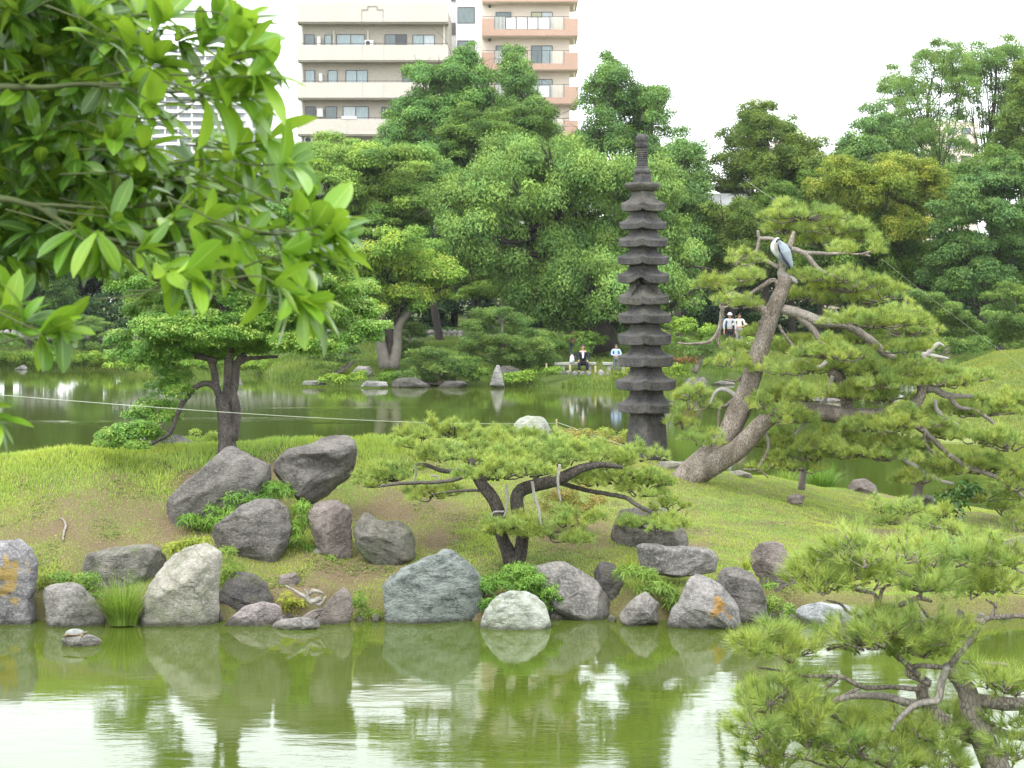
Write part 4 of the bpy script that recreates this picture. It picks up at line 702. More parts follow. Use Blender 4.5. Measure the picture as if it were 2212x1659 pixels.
PS = [(925, 935, 55, 26, 1.2), (905, 960, 40, 22, .8), (985, 935, 60, 18, 1.4), (1050, 945, 60, 20, 1.3), (950, 985, 70, 22, .4), (1000, 965, 50, 18, .8), (1110, 950, 60, 20, 1.3), (1175, 955, 60, 20, 1.3), (1060, 990, 70, 24, .3), (1130, 985, 60, 24, .3), (1075, 1025, 75, 24, -.5), (1135, 1020, 50, 22, -.5), (1200, 980, 60, 24, .4), (1250, 975, 60, 22, .5), (1285, 990, 50, 22, .3), (1370, 985, 52, 26, .6), (1340, 1000, 40, 18, .4), (1230, 1000, 50, 16, 0),
 (1330, 1035, 75, 24, .4), (1395, 1045, 60, 24, .4), (1290, 1040, 40, 18, .2), (1380, 1065, 50, 14, .2), (1450, 1100, 45, 22, .2), (1400, 1135, 70, 18, -.2), (1460, 1130, 34, 16, 0), (1240, 1112, 50, 26, -.3), (1225, 1130, 40, 16, -.4), (835, 1030, 60, 22, .4), (815, 1045, 36, 14, .3), (865, 1010, 36, 16, .4), (940, 1070, 65, 11, .3), (1110, 1137, 70, 12, -.5), (1160, 1150, 40, 10, -.4), (1235, 1165, 55, 11, -.4), (1070, 1150, 40, 10, -.5)]
finish_pine('forked_pine', 'small flat topped pine with a forked dark trunk on the shore', P(1112, 1236, SP), [(a, b, c*1.08, h*1.3)+tuple(o) for a, b, c, h, *o in PS], SP, mb, NEEDLE, BARKD, 7, 8, 32, .10, .006, jit=.3, tw=.006, twigs=.15, low=.15)
# the pine close to the viewer, lower right
FP = 13.5; mb = MB()
for pts, rad, rn in [([(2185, 1760), (2160, 1680), (2125, 1600), (2102, 1543), (2087, 1487), (2054, 1450), (2040, 1436)], [34, 31, 27, 25, 21, 15, 10], .15), ([(2110, 1592, .1), (2060, 1572, .1), (2039, 1560, .1), (2005, 1525, .1), (1990, 1495, .1), (2005, 1465, .1)], [20, 18, 17, 16, 14, 10], .05),
 ([(2098, 1510), (2130, 1515), (2170, 1520), (2230, 1522)], [17, 15, 15, 14], .1), ([(2125, 1560, .1), (2160, 1582, .1), (2225, 1595, .1)], [10, 10, 9], .1), ([(2046, 1440, -.15), (2035, 1470, -.15), (2027, 1511, -.15), (1982, 1522, -.15), (1950, 1545, -.15), (1925, 1580, -.15)], [8, 8, 8, 7, 6, 5], .4),
 ([(1985, 1522), (1945, 1513), (1907, 1505), (1851, 1503), (1815, 1510), (1797, 1514)], [10, 9, 8, 7, 7, 4], .2), ([(1815, 1508), (1850, 1490), (1868, 1480)], [5, 4, 3], .2), ([(1990, 1490), (1930, 1485), (1866, 1484), (1814, 1462), (1739, 1461), (1690, 1450), (1637, 1442)], [6, 5, 5, 5, 4, 3, 2], 0), ([(1814, 1462), (1800, 1475), (1770, 1490), (1740, 1470)], [4, 4, 3, 2], 0),
 ([(2050, 1445), (2069, 1416), (2095, 1386), (2114, 1356), (2132, 1337), (2189, 1330), (2225, 1334)], [9, 8, 7, 7, 6, 5, 5], .1), ([(2117, 1340), (2057, 1344), (2010, 1335), (1982, 1300)], [5, 5, 4, 2], .05), ([(1985, 1460), (1920, 1400), (1880, 1355), (1884, 1335), (1896, 1314), (1945, 1307), (1982, 1292), (2015, 1300)], [8, 6, 7, 7, 7, 6, 5, 3], 0),
 ([(1896, 1316), (1889, 1284), (1850, 1275), (1832, 1266)], [6, 4, 4, 2], 0), ([(1896, 1316), (1907, 1272), (1925, 1262)], [5, 4, 2], 0), ([(1870, 1335), (1835, 1325), (1815, 1305), (1785, 1297)], [4, 4, 3, 2], 0), ([(2076, 1430), (2132, 1434), (2177, 1438), (2207, 1472), (2215, 1495)], [4, 4, 4, 4, 3], .2), ([(2010, 1480), (1960, 1455), (1975, 1440), (2040, 1440)], [5, 5, 6, 5], 0),
 ([(1970, 1300), (1990, 1280), (1960, 1270)], [5, 4, 2], 0), ([(2140, 1336), (2150, 1310), (2130, 1295)], [5, 4, 2], 0), ([(2095, 1386), (2060, 1390)], [3, 2], 0), ([(1760, 1590), (1800, 1610), (1835, 1628)], [3, 4, 4], 0), ([(1835, 1628), (1900, 1650), (2000, 1680), (2140, 1690)], [4, 5, 6, 8], 0), ([(1740, 1640), (1780, 1655), (1850, 1665)], [2, 3, 4], 0), ([(2160, 1470), (2190, 1500), (2200, 1525)], [2, 3, 4], 0)]:
    tubeD(mb, pts, rad, FP, 9, 8, .18, .008, rn)
FPADS = [(1800, 1215, 80, 30), (1757, 1245, 60, 25), (1850, 1235, 70, 26), (1930, 1205, 85, 34), (1985, 1235, 70, 26), (2050, 1215, 80, 34), (2120, 1205, 70, 34), (2180, 1215, 60, 36), (1900, 1250, 80, 20), (2090, 1255, 80, 26), (2160, 1270, 60, 26), (2020, 1270, 60, 18), (1770, 1275, 40, 16), (1840, 1190, 40, 18),
 (1660, 1393, 55, 22), (1715, 1385, 60, 22), (1770, 1395, 65, 24), (1840, 1385, 75, 30), (1920, 1375, 80, 30), (1985, 1370, 75, 32), (2040, 1375, 60, 30), (1880, 1400, 80, 18), (1960, 1405, 60, 16), (1700, 1410, 50, 16), (1640, 1405, 30, 12), (2000, 1400, 60, 14),
 (1660, 1505, 45, 26), (1640, 1530, 34, 20), (1700, 1520, 60, 26), (1745, 1545, 55, 22), (1690, 1580, 70, 26), (1760, 1590, 60, 26), (1800, 1545, 30, 18), (1640, 1580, 34, 18), (1700, 1620, 70, 26), (1780, 1635, 70, 24), (1850, 1615, 60, 24), (1920, 1630, 60, 26), (1990, 1590, 60, 22), (2030, 1625, 60, 26), (1960, 1655, 70, 22), (2080, 1650, 40, 20), (1660, 1650, 50, 20), (2160, 1475, 45, 20), (2195, 1490, 30, 20), (2170, 1555, 50, 18), (2200, 1620, 40, 24), (1700, 1480, 36, 14), (2060, 1560, 30, 12), (1840, 1570, 40, 14)]
finish_pine('foreground_pine', 'twisted pine close to the viewer reaching over the pond at the lower right', P(2190, 1780, FP), [(a, b, c*1.1, h*1.2) for a, b, c, h in FPADS], FP, mb, NEEDLE, BARK, 8, 3.9, 56, .13, .0036, jit=.28, tw=.0045, twigs=.6, spread=.75, low=.1)
# ---------------------------------------------------------------- clipped broadleaf tree on the island
M_CLIP = leafmat('clipped_leaf', [(.04, .11, .02), (.11, .25, .04), (.24, .42, .07), (.52, .56, .17)], trans=.28, rough=.4)
CT = 29.8; mb = MB()
tubeD(mb, [(492, 985), (491, 955), (490, 920), (484, 885), (480, 868), (492, 850), (494, 800), (495, 750), (493, 690), (488, 640)], [24, 19, 19, 17, 16, 12, 10, 10, 10, 8], CT, 14, 3, .16)
tubeD(mb, [(500, 950), (506, 915), (511, 885), (504, 850), (508, 820), (512, 785), (530, 765)], [14, 12, 11, 9, 9, 9, 7], CT, 12, 4, .2)
tubeD(mb, [(478, 862), (468, 840), (462, 800), (450, 775), (420, 772)], [9, 8, 8, 7, 4], CT, 10, 5, .15)
for pts, rad in [([(478, 862), (462, 835), (440, 828), (420, 838), (408, 855), (395, 870), (380, 905), (368, 935), (345, 950), (320, 962), (300, 965)], [8, 7, 6, 6, 6, 6, 5, 5, 4, 3, 2]), ([(368, 935), (350, 920), (330, 910)], [3, 3, 2]), ([(512, 785), (540, 775), (600, 770)], [7, 5, 3]), ([(493, 690), (460, 640), (410, 625)], [6, 5, 3]), ([(493, 700), (560, 660), (640, 660), (720, 690)], [6, 6, 5, 3]), ([(488, 640), (500, 580), (520, 520)], [7, 5, 3]), ([(470, 780), (400, 760), (330, 740)], [6, 5, 3]), ([(495, 640), (530, 600), (600, 570)], [6, 5, 3])]:
    tubeD(mb, pts, rad, CT, 8, 6, .18, .012)
e = empty('clipped_tree', P(492, 985, CT), 'clipped broadleaf tree with flat leafy layers on the island crest', 'tree')
CB = [(300, 735, 60, 24), (360, 755, 70, 24), (430, 760, 80, 20), (500, 755, 80, 18), (330, 770, 60, 18), (570, 745, 60, 18), (400, 725, 90, 24), (480, 725, 90, 24), (560, 720, 80, 22), (640, 740, 60, 18), (690, 755, 40, 12), (350, 710, 60, 20), (280, 765, 36, 14), (270, 588, 50, 22), (300, 615, 60, 22), (340, 640, 60, 20), (310, 672, 44, 16), (240, 600, 20, 14), (370, 590, 60, 24), (400, 630, 50, 20), (330, 690, 30, 12),
 (700, 635, 60, 24), (750, 660, 50, 20), (680, 675, 70, 20), (740, 700, 60, 18), (790, 705, 36, 14), (780, 728, 40, 12), (720, 735, 50, 12), (650, 700, 50, 18), (440, 520, 60, 26), (520, 490, 80, 26), (600, 510, 80, 26), (670, 545, 60, 24), (560, 560, 90, 26), (460, 580, 70, 24), (640, 600, 70, 24), (530, 620, 60, 20), (700, 590, 50, 20),
 (420, 470, 60, 26), (500, 440, 70, 26), (580, 455, 60, 26), (640, 490, 60, 26), (710, 560, 50, 22), (770, 620, 44, 20), (790, 670, 36, 16), (400, 545, 50, 22), (360, 560, 44, 18), (600, 560, 80, 26), (550, 650, 70, 18), (620, 640, 60, 20), (450, 660, 70, 20), (430, 690, 80, 18), (560, 690, 70, 18),
 (375, 815, 34, 26), (350, 840, 26, 20), (385, 850, 24, 20), (340, 880, 40, 18), (300, 895, 30, 16), (360, 900, 26, 16), (290, 925, 40, 16), (320, 940, 40, 16), (255, 945, 34, 14), (230, 960, 22, 10), (280, 960, 34, 10)]
foliage('crown', rs(21), [(a, b, c*1.08, h*1.0) for a, b, c, h in CB], CT, M_CLIP, e, leaf=.046, sub=.15, flat=.6, cover=1.2, asp=.5, jit=.9, droop=-.15, dens=1.9)
mb.build('trunk', barkmat('knobbly_bark', (.07, .06, .052), (.15, .13, .115), 1.4), e, True)
# ---------------------------------------------------------------- branch close to the lens, upper left
M_FL = leafmat('glossy_new_leaf', [(.022, .065, .012), (.055, .14, .016), (.14, .29, .022), (.28, .45, .04)], trans=.4, rough=.3, spec=.5, rib=(.38, .52, .12), vs_=5.)
r = rs(31); mb = MB(); LV = []; LA = []; LF = []
def leafmesh(n, base, ax, nm, L, W, curl, rn):
    """broad curved leaf blades with a folded midrib"""
    S = 7; ax = nrm(ax); sd_ = nrm(np.cross(ax, nm)); up = nrm(np.cross(sd_, ax)); rows = []
    for q in range(S+1):
        t_ = q/S; w = np.sin(math.pi*min(1, .04+t_**1.3*.96))**.65*W*.5 if q < S else W*.0+.0004
        c = base+ax*(L*t_)[:, None]-up*(curl*L*t_*t_)[:, None]
        f = (w*.28)[:, None]*up; rows += [c-sd_*w[:, None]+f, c, c+sd_*w[:, None]+f]
    V = np.stack(rows, 1).reshape(-1, 3); i = np.arange(n)[:, None]*(3*(S+1))
    Q = np.concatenate([i+np.array([[3*q+k_, 3*q+k_+1, 3*q+k_+4, 3*q+k_+3]]) for q in range(S) for k_ in (0, 1)])
    return V, Q, np.repeat(rn, 3*(S+1))
def rosette(x, y, d, dr, n=9, L=.105, young_lit=.7):
    tip = P(x, y, d); dirv = nrm(np.array(dr, float)); tb = tip-dirv*.16
    a = np.arange(n)*2.4+r.uniform(0, 6); s1 = nrm(np.cross(dirv, [0, .3, 1.])); s2 = np.cross(dirv, s1)
    rad = np.cos(a)[:, None]*s1+np.sin(a)[:, None]*s2; el = r.uniform(.3, .95, n)[:, None]
    ax = nrm(dirv*el+rad*(1-el*.5)+np.array([0, 0, -.12])+r.normal(size=(n, 3))*.1); nm = nrm(np.array([0, 0, .8])+dirv*.5-ax*.3+r.normal(size=(n, 3))*.3)
    base = tip-dirv*(r.uniform(0, .05, n)[:, None]); Ls = L*r.uniform(.55, 1.25, n)
    rn = np.clip(young_lit*.55+.45*r.random(n)*(.5+young_lit), 0, 1)  # low values darken the back leaves, standing for shade inside the mass
    V, Q, A = leafmesh(n, base, ax, nm, Ls, Ls*r.uniform(.31, .43, n), r.uniform(-.02, .4, n), rn); off = sum(len(v) for v in LV)
    LV.append(V); LF.append(Q+off); LA.append(A); return tip
fr = [(500, 38, 4.2, 1, .2), (470, 70, 4.2, 1, .1), (520, 108, 4.1, 1, 0), (528, 165, 4.1, 1, -.1), (505, 210, 4.2, 1, -.1), (540, 300, 4.3, 1, .3), (600, 352, 4.2, 1, .1), (555, 360, 4.5, .5, .3), (640, 455, 4.2, 1, .1), (690, 480, 4.1, 1, .3), (700, 530, 4.1, 1, 0), (665, 555, 4.2, .7, -.4), (600, 640, 4.0, .6, -.4), (640, 660, 4.0, .9, -.5), (560, 610, 4.3, .4, -.6), (430, 600, 4.1, 1, -.2), (380, 590, 4.2, .8, -.4), (330, 540, 4.4, .7, .1), (260, 470, 4.5, .7, .4), (450, 480, 4.4, .7, .2), (380, 470, 4.5, .8, .3), (220, 540, 4.4, .2, -.8), (170, 520, 4.5, .1, -.9), (60, 690, 4.2, .6, .4), (30, 640, 4.4, .3, .5), (100, 725, 4.1, 1, -.2), (20, 700, 4.3, .6, .3), (150, 715, 4.1, .9, -.3), (-8, 910, 4.1, .6, -.5),
      (300, 100, 4.3, .7, .4), (350, 130, 4.3, .8, .4), (410, 90, 4.3, .8, .5), (440, 150, 4.2, 1, .1), (400, 200, 4.3, 1, 0), (340, 230, 4.4, .8, .2), (290, 180, 4.5, .8, .2), (450, 215, 4.2, 1, 0), (480, 130, 4.2, 1, 0), (430, 40, 4.3, .7, .3), (300, 30, 4.4, .5, .6), (240, 60, 4.5, .4, .7), (200, 20, 4.4, .5, .6), (500, 330, 4.4, .9, .1), (450, 350, 4.5, .8, .2), (470, 420, 4.5, .9, 0), (540, 440, 4.4, .9, .1), (590, 500, 4.3, .9, -.1), (540, 520, 4.3, .8, -.2), (620, 560, 4.2, .8, -.3), (390, 310, 4.6, .9, 0), (320, 320, 4.6, .7, .1), (250, 300, 4.6, .8, .2), (300, 400, 4.6, .8, 0), (490, 560, 4.3, .9, -.3), (360, 40, 4.3, .6, .5), (390, 390, 4.6, .9, .1)]
tips = [(rosette(x+(42 if x > 380 and y < 430 else 28 if x > 540 and y > 430 else 0), y, d, (a, -.2+.2*r.normal(), b), int(r.integers(8, 12)), .108, .8 if x > 300 else .6), d) for (x, y, d, a, b) in fr]
for q in range(1500):                                         # the mass behind, its inner shade put into darker leaf colours
    x = r.uniform(-160, 560); y = r.uniform(-160, 600)
    lim = 600-(max(0, x-40)*.0) if x < 230 else 560
    if x > 470-abs(y-250)*.15 and y < 330: continue
    if x > 290 and y < 345 and r.random() < .95: continue
    if x > 250 and y < 420 and r.random() < .3: continue
    if y > 560-max(0, x-250)*.5 and x > 250 and x < 420: continue
    if y > lim-45: continue
    d = r.uniform(4.6, 6.8); t = rosette(x, y, d, (r.normal()*.6+.5, r.normal()*.5-.2, r.normal()*.5-.1-(y > 350)*.4), int(r.integers(7, 11)), .105*d/5.2, r.uniform(.0, .55)); tips.append((t, d))
e = empty('leafy_branch', P(-740, 3560, 4.6), 'broad glossy green leaves of a tree hanging close to the viewer at the upper left', 'tree')
for pts, rad in [([(-740, 3560), (-720, 2200), (-690, 1100), (-660, 500), (-600, -200)], [110, 90, 75, 60, 40]), ([(-690, 600), (-400, 420), (-100, 215), (100, 188), (235, 182), (330, 170), (380, 120)], [30, 22, 12, 6, 5, 4, 3]), ([(235, 182), (300, 195), (400, 195), (455, 160), (475, 130)], [4, 3.5, 3, 2.5, 2]), ([(330, 170), (250, 130), (290, 60), (300, 10)], [3, 3, 3, 2]), ([(235, 182), (300, 215), (380, 222), (440, 215)], [3, 3, 2, 2]),
                 ([(-640, 800), (-300, 560), (-60, 440), (60, 440), (140, 480), (300, 530), (420, 520), (520, 540), (610, 560), (690, 560)], [26, 20, 10, 7, 6, 5, 5, 4, 3, 2]), ([(220, 500), (290, 570), (330, 600), (385, 600), (430, 600)], [4, 3, 2.5, 2, 2]), ([(480, 530), (540, 600), (590, 650), (640, 660)], [3.5, 3, 2.5, 2]), ([(60, 440), (250, 450), (350, 440), (480, 420), (560, 380), (600, 350)], [5, 4, 4, 3, 3, 2]), ([(-500, 900), (-200, 700), (0, 690), (60, 700), (100, 725), (150, 720)], [14, 9, 5, 4, 3, 2])]:
    tubeD(mb, pts, rad, 4.6, 7, 3, .1, .006)
for (t, d) in tips[:56]+tips[56::6]:
    s = t+np.array([-.13-.08*r.random(), r.normal()*.05+.08, r.normal()*.05+.02]); tube(mb, [s, (s+t)/2+r.normal(size=3)*.015, t], [.0028, .0022, .0016], 5, step=.06, rough=0)
LA = np.concatenate(LA); mk('leaves', np.concatenate(LV), [np.concatenate(LF)], M_FL, e, True, {'rnd': LA, 'rib': np.tile([0, 1, 0], len(LA)//3)})
mb.build('branches', plain('young_twig', (.06, .075, .025), .7, .3, 20), e, True)
# ---------------------------------------------------------------- trees beyond the pond
BF = plain('far_bark', (.05, .042, .035), .95, .3, 3, .3)
def lm(name, a, b, c, dd=None, tr=.2):
    g = 1 if 'deep' in name else 1.1; a, b, c = [tuple(v*g*h for v in q) for q, h in ((a, .5 if g > 1 else 1), (b, .9), (c, 1.15))]  # dark stop deepened, light stop raised: underside shade worked into the leaf colours
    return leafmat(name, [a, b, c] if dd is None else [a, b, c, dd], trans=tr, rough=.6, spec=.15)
K_MAPLE = lm('maple_leaf', (.06, .13, .025), (.15, .26, .045), (.27, .39, .07))
K_ORANGE = lm('maple_new_leaf', (.06, .14, .025), (.12, .23, .035), (.20, .31, .045), (.44, .34, .07))
K_CED = lm('fresh_green_leaf', (.05, .12, .03), (.11, .23, .055), (.2, .34, .09))
K_GINK = lm('ginkgo_leaf', (.05, .11, .03), (.11, .215, .055), (.19, .32, .09))
K_DARK = lm('evergreen_leaf', (.035, .08, .015), (.08, .155, .025), (.15, .24, .04))
K_ZEL = lm('drooping_leaf', (.045, .10, .025), (.115, .21, .045), (.22, .34, .085))
K_OLIVE = lm('olive_leaf', (.045, .085, .015), (.105, .17, .03), (.18, .25, .05))
K_LOC = lm('airy_leaf', (.08, .16, .04), (.15, .26, .07), (.24, .37, .12), tr=.4)
K_YEL = lm('golden_leaf', (.07, .12, .015), (.18, .25, .03), (.38, .38, .07))
K_BLU = lm('bluish_leaf', (.035, .085, .022), (.08, .16, .04), (.14, .24, .07))
K_DEEP = lm('deep_shade_leaf', (.01, .03, .012), (.025, .065, .02), (.05, .11, .03), tr=.1)  # near-black leaf colour carries the deep shade below the far trees
K_PINE = lm('far_pine_needle', (.045, .09, .02), (.11, .19, .045), (.2, .3, .075))
K_SHR = lm('shrub_leaf', (.06, .13, .015), (.15, .26, .03), (.27, .38, .05))
# tall things first: the dark trees that close the view
DK = 'dark trees closing the view'
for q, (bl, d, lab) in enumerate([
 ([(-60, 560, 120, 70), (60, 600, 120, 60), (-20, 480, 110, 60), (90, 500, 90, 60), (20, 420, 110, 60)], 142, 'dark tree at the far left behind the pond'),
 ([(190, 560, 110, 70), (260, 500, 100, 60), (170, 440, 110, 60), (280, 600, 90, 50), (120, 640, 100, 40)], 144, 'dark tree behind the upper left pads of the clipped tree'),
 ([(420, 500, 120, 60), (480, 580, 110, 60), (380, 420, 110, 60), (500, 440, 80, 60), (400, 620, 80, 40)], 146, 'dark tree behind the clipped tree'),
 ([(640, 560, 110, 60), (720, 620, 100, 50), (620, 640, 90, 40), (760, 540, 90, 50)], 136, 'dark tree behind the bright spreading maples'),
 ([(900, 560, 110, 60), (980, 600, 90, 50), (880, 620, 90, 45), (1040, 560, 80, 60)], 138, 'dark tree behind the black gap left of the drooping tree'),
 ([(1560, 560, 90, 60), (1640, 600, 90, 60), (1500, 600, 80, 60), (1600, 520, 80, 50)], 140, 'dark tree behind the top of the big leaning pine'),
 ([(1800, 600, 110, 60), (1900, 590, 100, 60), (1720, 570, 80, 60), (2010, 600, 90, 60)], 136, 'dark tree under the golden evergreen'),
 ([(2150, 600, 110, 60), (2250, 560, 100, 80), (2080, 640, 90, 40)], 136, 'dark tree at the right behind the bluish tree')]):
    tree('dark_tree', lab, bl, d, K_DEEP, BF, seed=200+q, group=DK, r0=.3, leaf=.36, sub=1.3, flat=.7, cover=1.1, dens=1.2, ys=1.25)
def hedge(name, label, blobs, d, mat, seed, cat='shrub', group=None, leaf=.12, sub=.4, **kw):
    r = rs(seed); e0 = crown_pts(r, blobs, d, leaf, sub, kw.pop('flat', .6), kw.pop('cover', 1.), kw.pop('dens', 1.), jit=kw.pop('jit', .6), **kw)
    o = mk(name, e0[0], [np.arange(len(e0[0])).reshape(-1, 4)], mat, None, False, {'rnd': e0[1]}); return tag(o, label, cat, group)
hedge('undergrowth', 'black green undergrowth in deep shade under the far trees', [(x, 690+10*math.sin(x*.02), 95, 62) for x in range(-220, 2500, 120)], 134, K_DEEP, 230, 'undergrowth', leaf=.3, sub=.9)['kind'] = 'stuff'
hedge('undergrowth', 'dark mass of foliage seen under the crowns of the far trees', [(x, 610+14*math.sin(x*.03), 100, 66) for x in range(-220, 2500, 110)], 152, K_DEEP, 231, 'undergrowth', leaf=.36, sub=1.1)['kind'] = 'stuff'
